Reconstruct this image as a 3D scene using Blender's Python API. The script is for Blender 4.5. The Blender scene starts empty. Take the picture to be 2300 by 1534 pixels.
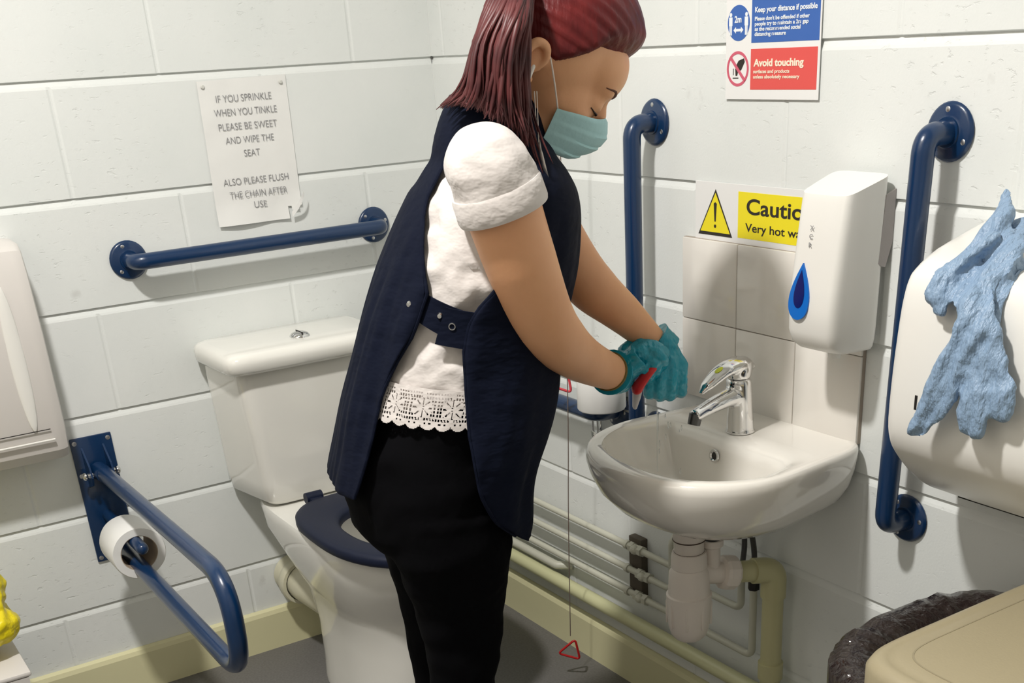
import bpy, bmesh, math, random
import numpy as np
from mathutils import Vector, Matrix, Quaternion, noise
random.seed(7)
PI = math.pi
scene = bpy.context.scene
COL = scene.collection

# ------------------------------------------------------------------ camera
yaw, pitch, roll = 1.0032968, -0.46033784, -0.0580199
fw = Vector((math.cos(pitch)*math.cos(yaw), math.cos(pitch)*math.sin(yaw), math.sin(pitch)))
rt = fw.cross(Vector((0, 0, 1))).normalized(); up = rt.cross(fw)
r2 = math.cos(roll)*rt + math.sin(roll)*up; u2 = -math.sin(roll)*rt + math.cos(roll)*up
cam_d = bpy.data.cameras.new('camera'); cam = bpy.data.objects.new('camera', cam_d); COL.objects.link(cam)
M = Matrix((r2, u2, -fw)).transposed().to_4x4(); M.translation = Vector((-1.48901, -2.70107, 1.38749))
cam.matrix_world = M
cam_d.sensor_width = 36; cam_d.lens = 36*2624.94/2300
cam_d.shift_x = -78.98/2300; cam_d.shift_y = 627.26/2300
cam_d.clip_start = .02
scene.camera = cam
# ------------------------------------------------------------------ light
scene.view_settings.view_transform = 'Standard'; scene.view_settings.look = 'None'
scene.view_settings.exposure = 0.0; scene.view_settings.gamma = 1
world = bpy.data.worlds.new('world'); scene.world = world; world.use_nodes = True
world.node_tree.nodes['Background'].inputs[0].default_value = (.8, .85, .9, 1)
world.node_tree.nodes['Background'].inputs[1].default_value = 0.02
LX, LY, LZ = -1.42, -1.42, 2.66
ld = bpy.data.lights.new('ceiling_lamp_light', 'AREA'); ld.shape = 'DISK'; ld.size = .16; ld.energy = 56
ld.color = (1.0, .965, .92)
lo = bpy.data.objects.new('ceiling_lamp_light', ld); COL.objects.link(lo); lo.location = (LX, LY, LZ)
scene.cycles.max_bounces = 8; scene.cycles.diffuse_bounces = 5
scene.cycles.sample_clamp_indirect = 4

# ------------------------------------------------------------------ materials
MATS = {}
def mat(name, col, rough=.5, metal=0., bump=None, coat=0., spec=.5, var=None, sss=0., trans=0., alpha=1., sheen=0.):
    if name in MATS: return MATS[name]
    m = bpy.data.materials.new(name); m.use_nodes = True; nt = m.node_tree; b = nt.nodes['Principled BSDF']
    b.inputs['Base Color'].default_value = (*col, 1); b.inputs['Roughness'].default_value = rough
    b.inputs['Metallic'].default_value = metal; b.inputs['Coat Weight'].default_value = coat
    b.inputs['Specular IOR Level'].default_value = spec; b.inputs['Transmission Weight'].default_value = trans
    b.inputs['Alpha'].default_value = alpha; b.inputs['Sheen Weight'].default_value = sheen
    if sss: b.inputs['Subsurface Weight'].default_value = sss; b.inputs['Subsurface Radius'].default_value = (.02, .008, .004)
    tc = nt.nodes.new('ShaderNodeTexCoord')
    if var:  # (scale, amount, colour2)
        n = nt.nodes.new('ShaderNodeTexNoise'); n.inputs['Scale'].default_value = var[0]; n.inputs['Detail'].default_value = 4
        nt.links.new(tc.outputs['Object'], n.inputs['Vector'])
        r = nt.nodes.new('ShaderNodeValToRGB'); r.color_ramp.elements[0].position = .5-var[1]; r.color_ramp.elements[1].position = .5+var[1]
        r.color_ramp.elements[0].color = (*col, 1); r.color_ramp.elements[1].color = (*var[2], 1)
        nt.links.new(n.outputs['Fac'], r.inputs['Fac']); nt.links.new(r.outputs['Color'], b.inputs['Base Color'])
    if bump:  # (scale, distance, stretch)
        n = nt.nodes.new('ShaderNodeTexNoise'); n.inputs['Scale'].default_value = bump[0]; n.inputs['Detail'].default_value = 3
        mp = nt.nodes.new('ShaderNodeMapping'); mp.inputs['Scale'].default_value = bump[2] if len(bump) > 2 else (1, 1, 1)
        nt.links.new(tc.outputs['Object'], mp.inputs['Vector']); nt.links.new(mp.outputs['Vector'], n.inputs['Vector'])
        bp = nt.nodes.new('ShaderNodeBump'); bp.inputs['Distance'].default_value = bump[1]; bp.inputs['Strength'].default_value = 1
        nt.links.new(n.outputs['Fac'], bp.inputs['Height']); nt.links.new(bp.outputs['Normal'], b.inputs['Normal'])
    MATS[name] = m; return m

def wall_mat():
    m = bpy.data.materials.new('painted_blockwork'); m.use_nodes = True; nt = m.node_tree; b = nt.nodes['Principled BSDF']
    b.inputs['Roughness'].default_value = .42; b.inputs['Specular IOR Level'].default_value = .35
    tc = nt.nodes.new('ShaderNodeTexCoord')
    n = nt.nodes.new('ShaderNodeTexNoise'); n.inputs['Scale'].default_value = 3.5; n.inputs['Detail'].default_value = 5
    r = nt.nodes.new('ShaderNodeValToRGB'); r.color_ramp.elements[0].position = .35; r.color_ramp.elements[1].position = .65
    r.color_ramp.elements[0].color = (.72, .75, .735, 1); r.color_ramp.elements[1].color = (.77, .79, .775, 1)
    nt.links.new(tc.outputs['Object'], n.inputs['Vector']); nt.links.new(n.outputs['Fac'], r.inputs['Fac'])
    # scuffs
    s = nt.nodes.new('ShaderNodeTexNoise'); s.inputs['Scale'].default_value = 9; s.inputs['Detail'].default_value = 8
    sr = nt.nodes.new('ShaderNodeValToRGB'); sr.color_ramp.elements[0].position = .70; sr.color_ramp.elements[1].position = .78
    sr.color_ramp.elements[0].color = (0, 0, 0, 1); sr.color_ramp.elements[1].color = (.5, .5, .5, 1)
    nt.links.new(tc.outputs['Object'], s.inputs['Vector']); nt.links.new(s.outputs['Fac'], sr.inputs['Fac'])
    mx = nt.nodes.new('ShaderNodeMixRGB'); mx.inputs[2].default_value = (.45, .44, .42, 1)
    nt.links.new(sr.outputs['Color'], mx.inputs[0]); nt.links.new(r.outputs['Color'], mx.inputs[1]); nt.links.new(mx.outputs[0], b.inputs['Base Color'])
    # pits + fine orange-peel
    p = nt.nodes.new('ShaderNodeTexNoise'); p.inputs['Scale'].default_value = 75; p.inputs['Detail'].default_value = 6; p.inputs['Roughness'].default_value = .6
    pm = nt.nodes.new('ShaderNodeMapping'); pm.inputs['Scale'].default_value = (.6, .6, 1.3)
    nt.links.new(tc.outputs['Object'], pm.inputs['Vector']); nt.links.new(pm.outputs['Vector'], p.inputs['Vector'])
    q = nt.nodes.new('ShaderNodeTexNoise'); q.inputs['Scale'].default_value = 2.2; q.inputs['Detail'].default_value = 2
    nt.links.new(tc.outputs['Object'], q.inputs['Vector'])
    pr_ = nt.nodes.new('ShaderNodeMapRange'); pr_.inputs[1].default_value = .60; pr_.inputs[2].default_value = .68; pr_.inputs[3].default_value = 1; pr_.inputs[4].default_value = 0
    nt.links.new(p.outputs['Fac'], pr_.inputs[0])
    f = nt.nodes.new('ShaderNodeTexNoise'); f.inputs['Scale'].default_value = 240; f.inputs['Detail'].default_value = 2
    nt.links.new(tc.outputs['Object'], f.inputs['Vector'])
    b1 = nt.nodes.new('ShaderNodeBump'); b1.inputs['Distance'].default_value = .00055
    qr = nt.nodes.new('ShaderNodeMapRange'); qr.inputs[1].default_value = .42; qr.inputs[2].default_value = .6; qr.inputs[3].default_value = .12; qr.inputs[4].default_value = 1
    nt.links.new(q.outputs['Fac'], qr.inputs[0]); nt.links.new(qr.outputs[0], b1.inputs['Strength'])
    nt.links.new(pr_.outputs[0], b1.inputs['Height'])
    b2 = nt.nodes.new('ShaderNodeBump'); b2.inputs['Distance'].default_value = .0004; b2.inputs['Strength'].default_value = .6
    nt.links.new(f.outputs['Fac'], b2.inputs['Height']); nt.links.new(b1.outputs['Normal'], b2.inputs['Normal'])
    nt.links.new(b2.outputs['Normal'], b.inputs['Normal'])
    return m
WALL = wall_mat()
CREAM = mat('cream_gloss_paint', (.70, .67, .42), .32, bump=(60, .0003))
CERAM = mat('white_ceramic', (.80, .79, .74), .12, coat=.5)
CERAM2 = mat('white_basin_ceramic', (.78, .755, .70), .12, coat=.5)
BLUE = mat('blue_powder_coat', (.003, .026, .085), .28, coat=.3, bump=(400, .0001))
NAVYP = mat('dark_blue_plastic', (.004, .008, .026), .5, spec=.3)
CHROME = mat('chrome', (.75, .75, .75), .1, metal=1)
STEEL = mat('brushed_steel', (.55, .55, .56), .35, metal=1)
WPLAS = mat('white_plastic', (.80, .79, .75), .28)
WPLAS2 = mat('off_white_plastic', (.66, .63, .60), .35)
TRAPM = mat('trap_plastic', (.74, .68, .62), .4)
TILE = mat('white_glazed_tile', (.79, .76, .71), .15, coat=.3)
GROUT = mat('grout', (.36, .31, .26), .9)
BEIGE = mat('beige_plastic', (.36, .31, .20), .4, bump=(300, .0002))
BLACKP = mat('black_bin_plastic', (.012, .010, .009), .35)
LINER = mat('dark_liner_film', (.022, .015, .014), .14, coat=.4, bump=(45, .010, (1, 1, .22)))
PAPER = mat('paper', (.80, .80, .78), .7, bump=(14, .0015))
GLOSSP = mat('laminated_sign', (.80, .80, .79), .4)
INK = mat('grey_ink', (.26, .26, .27), .7)
BLK = mat('black_ink', (.02, .015, .01), .6)
SBLUE = mat('sign_blue', (.035, .12, .42), .45)
SRED = mat('sign_red', (.72, .085, .075), .45)
SPINK = mat('sign_ring_red', (.60, .10, .16), .45)
SYEL = mat('sign_yellow', (.85, .72, .01), .45)
SWHITE = mat('sign_white', (.80, .84, .88), .45)
SCREAM = mat('sign_cream_text', (.9, .78, .62), .45)
SKIN = mat('skin', (.66, .325, .165), .5, sss=.08, var=(7, .2, (.78, .42, .23)), bump=(220, .00015))
HAIR = mat('dark_red_hair', (.075, .006, .008), .45, spec=.3, var=(30, .2, (.14, .014, .014)), bump=(90, .0022, (1, 1, .12)))
HAIR2 = mat('plum_red_hair', (.035, .007, .009), .45, spec=.35, var=(26, .25, (.12, .028, .028)))
SHIRT = mat('white_cotton', (.62, .58, .555), .85, sheen=.1, bump=(26, .004, (1, 1, 1.6)))
NAVY = mat('navy_polycotton', (.0030, .0052, .0155), .8, spec=.12, bump=(14, .006, (1, 1, 2.2)))
TROUS = mat('black_trousers', (.0016, .0016, .0024), .9, spec=.08, bump=(16, .004))
GLOVE = mat('blue_nitrile', (.010, .27, .37), .24, spec=.5, bump=(55, .004, (1.4, 1, .7)))
GLOVE2 = mat('pale_blue_nitrile', (.24, .35, .50), .45, bump=(75, .007, (1, 1.6, .7)))
MASKM = mat('surgical_mask', (.40, .64, .67), .8, bump=(120, .0006))
MASKT = mat('mask_loop', (.75, .68, .62), .7)
REDP = mat('red_plastic', (.55, .02, .02), .35)
LIPS = mat('lash_brown', (.02, .009, .006), .6)
YELL = mat('yellow_bag_film', (.80, .66, .01), .3, bump=(30, .008))
DARK = mat('dark_void', (.01, .008, .007), .6)
HOSE = mat('braided_hose', (.10, .10, .10), .4, metal=.6, bump=(500, .0006))
CARD = mat('card_brown', (.42, .33, .24), .8)

# ------------------------------------------------------------------ helpers
def tag(o, label=None, cat=None, group=None, kind=None):
    if label: o['label'] = label
    if cat: o['category'] = cat
    if group: o['group'] = group
    if kind: o['kind'] = kind
    return o
def thing(name, loc, label, cat, group=None):
    o = bpy.data.objects.new(name, None); COL.objects.link(o); o.location = loc; o.empty_display_size = .05
    return tag(o, label, cat, group)
def root_loc(o):
    v = Vector((0, 0, 0))
    while o is not None: v += o.location; o = o.parent
    return v
def part(name, bm, m, parent=None, smooth=True, loc=None, label=None, angle=40):
    """bm is in world coordinates"""
    off = root_loc(parent) if parent else Vector(loc or (0, 0, 0))
    if off.length > 0: bm.transform(Matrix.Translation(-off))
    bmesh.ops.recalc_face_normals(bm, faces=bm.faces)
    me = bpy.data.meshes.new(name); bm.to_mesh(me); bm.free()
    o = bpy.data.objects.new(name, me); COL.objects.link(o)
    for x in (m if isinstance(m, (list, tuple)) else [m]): me.materials.append(x)
    if smooth:
        me.polygons.foreach_set('use_smooth', [True]*len(me.polygons))
        me.set_sharp_from_angle(angle=math.radians(angle))
    if parent: o.parent = parent
    elif loc: o.location = loc
    if label: o['label'] = label
    return o
def join(*bms):
    out = bmesh.new()
    for b in bms:
        me = bpy.data.meshes.new('tmp'); b.to_mesh(me); b.free(); out.from_mesh(me); bpy.data.meshes.remove(me)
    return out
def box(x0, x1, y0, y1, z0, z1, bev=0, seg=2):
    bm = bmesh.new(); bmesh.ops.create_cube(bm, size=1)
    bm.transform(Matrix.Translation(((x0+x1)/2, (y0+y1)/2, (z0+z1)/2)) @ Matrix.Diagonal((abs(x1-x0), abs(y1-y0), abs(z1-z0), 1)))
    if bev: bmesh.ops.bevel(bm, geom=bm.edges[:], offset=bev, segments=seg, affect='EDGES', profile=.5)
    return bm
def loft(rings, cap=True, closed=True):
    bm = bmesh.new(); vs = [[bm.verts.new(p) for p in r] for r in rings]; n = len(vs[0])
    for i in range(len(vs)-1):
        for j in range(n if closed else n-1):
            k = (j+1) % n
            try: bm.faces.new((vs[i][j], vs[i][k], vs[i+1][k], vs[i+1][j]))
            except ValueError: pass
    if cap and closed:
        for r in (vs[0], vs[-1]):
            c = bm.verts.new(sum((v.co for v in r), Vector())/n)
            for j in range(n): bm.faces.new((r[j], r[(j+1) % n], c))
    return bm
def fillet(pts, rad, n=8):
    pts = [Vector(p) for p in pts]; out = [pts[0]]
    for i in range(1, len(pts)-1):
        a, b, c = pts[i-1], pts[i], pts[i+1]; d1 = (a-b).normalized(); d2 = (c-b).normalized()
        ang = d1.angle(d2); t = min(rad/math.tan(ang/2), (a-b).length*.49, (c-b).length*.49)
        p, q = b+d1*t, b+d2*t
        for k in range(n+1):
            s = k/n; out.append((1-s)**2*p+2*s*(1-s)*b+s*s*q)
    out.append(pts[-1]); return out
def smooth_path(pts, n=6):
    """Catmull-Rom"""
    P = [Vector(p) for p in pts]; P = [2*P[0]-P[1]]+P+[2*P[-1]-P[-2]]; out = []
    for i in range(1, len(P)-2):
        for k in range(n):
            t = k/n; a, b, c, d = P[i-1], P[i], P[i+1], P[i+2]
            out.append(.5*((2*b)+(-a+c)*t+(2*a-5*b+4*c-d)*t*t+(-a+3*b-3*c+d)*t**3))
    out.append(P[-2]); return out
def tube(pts, rad, seg=16, flat=1., up=None, round_ends=False):
    pts = [Vector(p) for p in pts]; n = len(pts)
    rr = list(rad) if hasattr(rad, '__len__') else [rad]*n
    if len(rr) != n: rr = list(np.interp(np.linspace(0, 1, n), np.linspace(0, 1, len(rr)), rr))
    rr = [float(q) for q in rr]
    if round_ends:
        t0 = (pts[0]-pts[1]).normalized(); t1 = (pts[-1]-pts[-2]).normalized(); h = []; hr = []; e = []; er = []
        for a in (80, 55, 28):
            a = math.radians(a); h.append(pts[0]+t0*rr[0]*math.sin(a)); hr.append(rr[0]*math.cos(a))
            e.insert(0, pts[-1]+t1*rr[-1]*math.sin(a)); er.insert(0, rr[-1]*math.cos(a))
        pts = h+pts+e; rr = hr+rr+er; n = len(pts)
    rings = []; prev = None
    for i in range(n):
        t = (pts[min(i+1, n-1)]-pts[max(i-1, 0)])
        if t.length < 1e-9: t = Vector((0, 0, 1))
        t.normalize()
        if prev is None:
            ref = Vector(up) if up else (Vector((0, 0, 1)) if abs(t.z) < .9 else Vector((1, 0, 0)))
            u = (ref-t*ref.dot(t)).normalized()
        else: u = (prev-t*prev.dot(t)).normalized()
        prev = u; v = t.cross(u)
        rings.append([pts[i]+rr[i]*(math.cos(a)*v+flat*math.sin(a)*u) for a in [2*PI*k/seg for k in range(seg)]])
    return loft(rings)
def lathe(prof, origin=(0, 0, 0), axis=(0, 0, 1), seg=32):
    """prof: (radius, height) pairs along axis"""
    ax = Vector(axis).normalized(); ref = Vector((0, 0, 1)) if abs(ax.z) < .9 else Vector((1, 0, 0))
    u = (ref-ax*ref.dot(ax)).normalized(); v = ax.cross(u); o = Vector(origin)
    return loft([[o+ax*h+max(r, 1e-5)*(math.cos(a)*u+math.sin(a)*v) for a in [2*PI*k/seg for k in range(seg)]] for r, h in prof], cap=False)
def ell(c, r, seg=24, rings=14, frame=None):
    bm = bmesh.new(); bmesh.ops.create_uvsphere(bm, u_segments=seg, v_segments=rings, radius=1)
    bm.transform(Matrix.Diagonal((*r, 1)))
    if frame is not None: bm.transform(frame)
    bm.transform(Matrix.Translation(c)); return bm
def modded(bm, mods):
    me = bpy.data.meshes.new('tmp'); bm.to_mesh(me); bm.free(); o = bpy.data.objects.new('tmp', me); COL.objects.link(o)
    for typ, kw in mods:
        md = o.modifiers.new(typ, typ)
        for k, v in kw.items(): setattr(md, k, v)
    dg = bpy.context.evaluated_depsgraph_get(); dg.update()
    m2 = bpy.data.meshes.new_from_object(o.evaluated_get(dg)); out = bmesh.new(); out.from_mesh(m2)
    bpy.data.objects.remove(o); bpy.data.meshes.remove(me); bpy.data.meshes.remove(m2); return out
def blend(bm, voxel=.005, it=6, fac=.5):
    bmesh.ops.recalc_face_normals(bm, faces=bm.faces)
    return modded(bm, [('REMESH', dict(mode='VOXEL', voxel_size=voxel)), ('SMOOTH', dict(factor=fac, iterations=it))])
def wrinkle(bm, amp, fn):
    bm.normal_update(); mv = [(v, v.normal.copy()*amp*fn(v.co)) for v in bm.verts]
    for v, d in mv: v.co += d
    return bm
def plate(pts, thick, nrm):
    """extrude polygon"""
    bm = bmesh.new(); n = Vector(nrm)*thick; a = [bm.verts.new(Vector(p)) for p in pts]; b = [bm.verts.new(Vector(p)+n) for p in pts]
    bm.faces.new(a); bm.faces.new(b[::-1]); k = len(a)
    for i in range(k): bm.faces.new((a[i], a[(i+1) % k], b[(i+1) % k], b[i]))
    return bm
ROT_BACK = Matrix.Rotation(PI/2, 4, 'X')                        # text facing -y
ROT_RIGHT = Matrix.Rotation(-PI/2, 4, 'Z') @ Matrix.Rotation(PI/2, 4, 'X')   # text facing -x
def text_bm(s, size, loc, rot, align='LEFT', bold=0., sx=1.):
    cu = bpy.data.curves.new('t', 'FONT'); cu.body = s; cu.size = size; cu.align_x = align; cu.offset = bold; cu.extrude = .0002
    o = bpy.data.objects.new('t', cu); COL.objects.link(o); dg = bpy.context.evaluated_depsgraph_get(); dg.update()
    me = bpy.data.meshes.new_from_object(o.evaluated_get(dg)); bm = bmesh.new(); bm.from_mesh(me)
    bm.transform(Matrix.Diagonal((sx, 1, 1, 1))); bm.transform(rot); bm.transform(Matrix.Translation(loc))
    bpy.data.objects.remove(o); bpy.data.curves.remove(cu); bpy.data.meshes.remove(me); return bm

# measured outline points of the person (metres)
DATA = {
  'rings': [[0.64, -0.6848, -1.0628, 0.1692, 0.2], [0.66, -0.6813, -1.0652, 0.1704, 0.2], [0.68, -0.6772, -1.0679, 0.171, 0.2], [0.7, -0.6737, -1.0703, 0.17, 0.2], [0.72, -0.6709, -1.0722, 0.168, 0.2], [0.74, -0.6679, -1.0742, 0.1662, 0.2], [0.76, -0.6643, -1.0767, 0.1652, 0.1998], [0.78, -0.6597, -1.0797, 0.1651, 0.1986], [0.8, -0.6539, -1.0836, 0.1659, 0.196], [0.82, -0.6476, -1.0879, 0.1671, 0.1926], [0.84, -0.6413, -1.0921, 0.1683, 0.189], [0.86, -0.6355, -1.0961, 0.1694, 0.1848], [0.88, -0.6302, -1.0996, 0.17, 0.18], [0.9, -0.6253, -1.1029, 0.1697, 0.1753], [0.92, -0.6209, -1.1059, 0.1679, 0.1711], [0.94, -0.6165, -1.1088, 0.1653, 0.1672], [0.96, -0.6119, -1.112, 0.1632, 0.164], [0.98, -0.6067, -1.1155, 0.1618, 0.1616], [1.0, -0.6013, -1.1191, 0.1608, 0.1597], [1.02, -0.5958, -1.1228, 0.1595, 0.1587], [1.04, -0.5903, -1.1266, 0.1576, 0.1593], [1.06, -0.5847, -1.1303, 0.155, 0.161], [1.08, -0.5794, -1.1339, 0.1519, 0.1631], [1.1, -0.5745, -1.1372, 0.1476, 0.1653], [1.12, -0.57, -1.1402, 0.1422, 0.1676], [1.14, -0.5656, -1.1432, 0.1363, 0.17], [1.16, -0.5611, -1.1462, 0.1295, 0.1721], [1.18, -0.557, -1.149, 0.1215, 0.1728], [1.2, -0.5541, -1.1509, 0.1112, 0.1712], [1.22, -0.5534, -1.1514, 0.0973, 0.1673], [1.24, -0.5529, -1.1518, 0.0826, 0.1605], [1.26, -0.5495, -1.1541, 0.0724, 0.1492]],
  'armN': [[-0.6428, -1.2902, 1.2442], [-0.6345, -1.2958, 1.2199], [-0.6253, -1.2959, 1.188], [-0.6038, -1.2984, 1.1159], [-0.5677, -1.2865, 1.0388], [-0.5231, -1.2623, 0.9892], [-0.4452, -1.2123, 0.9378], [-0.3457, -1.1648, 0.8856]],
  'armF': [[-0.4394, -1.0594, 1.1964], [-0.4077, -1.0688, 1.1335], [-0.3748, -1.091, 1.0624], [-0.346, -1.1104, 1.0181], [-0.3045, -1.1323, 0.9749], [-0.2497, -1.1572, 0.9155]],
  'Lwrist': [[-0.2438, -1.1547, 0.9186]],
  'Lpalm': [[-0.2402, -1.1632, 0.902], [-0.2347, -1.1645, 0.8784]],
  'L1': [[-0.2622, -1.1604, 0.8926], [-0.2787, -1.171, 0.8688], [-0.2746, -1.1617, 0.8432], [-0.2577, -1.1453, 0.8351], [-0.2488, -1.1429, 0.8485]],
  'L2': [[-0.2516, -1.1724, 0.8958], [-0.2675, -1.1834, 0.869], [-0.2627, -1.1746, 0.8403], [-0.245, -1.1563, 0.8324], [-0.2373, -1.153, 0.8482]],
  'L3': [[-0.236, -1.1781, 0.891], [-0.2501, -1.1903, 0.8655], [-0.2457, -1.1812, 0.8383], [-0.2298, -1.1642, 0.831], [-0.2234, -1.1601, 0.8469]],
  'L4': [[-0.2222, -1.1825, 0.8832], [-0.2306, -1.1937, 0.8624], [-0.2248, -1.1856, 0.8397], [-0.212, -1.1702, 0.8326], [-0.2094, -1.1647, 0.8451]],
  'Lthumb': [[-0.2571, -1.1639, 0.9089], [-0.2671, -1.1571, 0.8975], [-0.2748, -1.1519, 0.8828], [-0.2737, -1.1454, 0.8661]],
  'Rwrist': [[-0.3335, -1.1485, 0.881]],
  'Rpalm': [[-0.3147, -1.1612, 0.8978], [-0.2992, -1.1716, 0.9103]],
  'R1': [[-0.2946, -1.1626, 0.9257], [-0.2819, -1.1833, 0.9255], [-0.2679, -1.1903, 0.9153], [-0.2548, -1.1775, 0.8988]],
  'R2': [[-0.2948, -1.1746, 0.9181], [-0.2828, -1.1948, 0.915], [-0.2718, -1.1949, 0.9005], [-0.2611, -1.1756, 0.8845]],
  'R3': [[-0.2993, -1.1788, 0.9078], [-0.2909, -1.1941, 0.9008], [-0.2811, -1.1887, 0.8861], [-0.2736, -1.1672, 0.8732]],
  'R4': [[-0.3049, -1.175, 0.897], [-0.299, -1.1887, 0.8887], [-0.2911, -1.182, 0.8747], [-0.2825, -1.1612, 0.8631]],
  'Rthumb': [[-0.3084, -1.1413, 0.9142], [-0.2866, -1.1439, 0.9242], [-0.2662, -1.1481, 0.9244], [-0.2507, -1.1537, 0.9181]],
  'red': [[-0.2847, -1.1862, 0.8953], [-0.2959, -1.1932, 0.8927], [-0.3053, -1.1844, 0.8749], [-0.311, -1.1757, 0.8607]],
  'grey': [[-0.3072, -1.1747, 0.8643], [-0.3075, -1.1684, 0.8449], [-0.3079, -1.1634, 0.8255]],
  'ear': [-0.5309, -1.2511, 1.351],
  'necklock': [[-0.5643, -1.2647, 1.3366], [-0.5647, -1.2704, 1.304], [-0.5686, -1.2859, 1.2716], [-0.5645, -1.3007, 1.2329]],
  'earring': [[-0.551, -1.2737, 1.3276], [-0.5564, -1.2821, 1.2981], [-0.5655, -1.3001, 1.2663], [-0.5665, -1.3115, 1.2363], [-0.5621, -1.3144, 1.2221]],
  'pony': [[[-0.5099, -1.2049, 1.4745], [-0.567, -1.2146, 1.4491], [-0.5996, -1.2168, 1.3925], [-0.6095, -1.198, 1.345], [-0.6323, -1.1585, 1.3108]], [[-0.5129, -1.2149, 1.4738], [-0.5683, -1.2379, 1.4426], [-0.6063, -1.2364, 1.387], [-0.6186, -1.2281, 1.3346], [-0.6282, -1.2095, 1.3144]], [[-0.5106, -1.2165, 1.4711], [-0.5697, -1.261, 1.4364], [-0.6023, -1.2632, 1.3861], [-0.6127, -1.2561, 1.3342], [-0.6143, -1.243, 1.3045]], [[-0.5082, -1.2181, 1.4683], [-0.5683, -1.2741, 1.4306], [-0.596, -1.2795, 1.3803], [-0.6038, -1.2742, 1.3283], [-0.6045, -1.2738, 1.2907]], [[-0.506, -1.2196, 1.463], [-0.5614, -1.2787, 1.4251], [-0.5814, -1.2833, 1.3795], [-0.5866, -1.2798, 1.3272], [-0.5848, -1.287, 1.273]], [[-0.5045, -1.2206, 1.4629], [-0.5457, -1.2652, 1.4252], [-0.5592, -1.2681, 1.3788], [-0.5649, -1.2703, 1.3204], [-0.5652, -1.2882, 1.2603]]],
  'rag': [[[-0.1, -1.6952, 1.1749], [-0.13, -1.7069, 1.1461], [-0.15, -1.6991, 1.1145], [-0.19, -1.7001, 1.0807], [-0.225, -1.7586, 1.0545], [-0.235, -1.7466, 0.998], [-0.24, -1.7228, 0.9358], [-0.24, -1.7013, 0.8977]], [[-0.1, -1.6952, 1.1749], [-0.13, -1.7151, 1.1358], [-0.17, -1.737, 1.099], [-0.215, -1.7661, 1.065], [-0.225, -1.771, 1.0118], [-0.235, -1.7792, 0.958], [-0.235, -1.7808, 0.9203]], [[-0.1, -1.7194, 1.1381], [-0.14, -1.7386, 1.1172], [-0.18, -1.7459, 1.0903], [-0.17, -1.677, 1.0808], [-0.2, -1.7209, 1.0623]], [[-0.12, -1.7539, 1.0939], [-0.15, -1.7489, 1.0975], [-0.19, -1.7521, 1.076], [-0.215, -1.764, 1.0314]], [[-0.22, -1.7713, 1.0555], [-0.225, -1.7953, 1.0046], [-0.23, -1.8146, 0.964], [-0.23, -1.8146, 0.9411]]],
}
# ------------------------------------------------------------------ room shell
Z0, S = .016, .225
RX, RY, RZ = -2.05, -3.05, 2.72
def block_wall(name, axis, length, joints_even, joints_odd):
    """axis 'x': wall in plane y=0 running to -x; 'y': wall in plane x=0 running to -y. Mesh with recessed weathered bed joints."""
    bm = bmesh.new(); rows = [Z0+k*S for k in range(-1, 13)]
    def P(s, d, z): return (-s, d, z) if axis == 'x' else (d, -s, z)
    for i in range(len(rows)-1):
        zb, zt = rows[i], rows[i+1]
        js = joints_odd if i % 2 else joints_even
        js = [j for j in js if 0.01 < j < length-.01]
        ss = [0.]
        for j in js: ss += [j-.006, j-.0015, j+.0015, j+.006]
        s = .06
        while s < length: ss.append(s); s += .06
        ss = sorted(set(ss+[length]))
        zz = [(zb, .0045), (zb+.0005, .0045), (zt-.016, .0), (zt-.015, 0.), (zt-.012, .0006), (zt-.0008, .0062), (zt, .0045)]
        # bottom of block = crisp arris just above the joint line, top of block = sloped mortar
        zz = [(zb+.0002, .0062), (zb+.0022, .0), (zb+.07, 0), (zb+.14, 0), (zt-.0155, 0.), (zt-.011, .0014), (zt+.0002, .0062)]
        grid = []
        for z, d in zz:
            row = []
            for s in ss:
                e = min([abs(s-j) for j in js] or [1]); dd = .0016 if e < .002 else 0
                wob = .0007*noise.noise(Vector((s*9, i*3.1, z*4)))
                wz = .0012*noise.noise(Vector((s*11, round(z/S)*7.7, 2))) if d > 0 else 0
                row.append(bm.verts.new(P(s, max(d, dd)+wob*.3, z+wz)))
            grid.append(row)
        for a in range(len(grid)-1):
            for b in range(len(ss)-1):
                bm.faces.new((grid[a][b], grid[a][b+1], grid[a+1][b+1], grid[a+1][b]))
    # solid backing
    d0, d1 = .008, .12
    bb = box(-length, 0.12, d0, d1, -.3, RZ+.1) if axis == 'x' else box(d0, d1, -length, .007, -.3, RZ+.1)
    bm2 = join(bm, bb)
    o = part(name, bm2, WALL, smooth=False); tag(o, kind='structure'); return o
je = [.43+.45*k for k in range(-1, 5)]; jo = [.205+.45*k for k in range(0, 5)]
block_wall('wall_back', 'x', -RX, je, jo)      # rows -1,1,3.. / 0,2,4..
block_wall('wall_right', 'y', -RY, [.285+.45*k for k in range(0, 7)], [.06+.45*k for k in range(0, 7)])
DIM = mat('far_wall_paint', (.50, .48, .44), .7)
tag(part('wall_left', box(RX-.1, RX, RY, .1, -.1, RZ+.1), DIM, smooth=False), kind='structure')
tag(part('wall_front', box(RX, .1, RY-.1, RY, -.1, RZ+.1), DIM, smooth=False), kind='structure')
FLOORM = mat('grey_safety_vinyl', (.125, .12, .115), .5, var=(180, .12, (.15, .145, .14)), bump=(300, .0003))
tag(part('floor', box(RX, .01, RY, .01, -.1, 0), FLOORM, smooth=False), kind='structure')
tag(part('ceiling', box(RX-.1, .1, RY-.1, .1, RZ, RZ+.1), mat('ceiling_white', (.70, .70, .68), .8), smooth=False), kind='structure')
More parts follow.
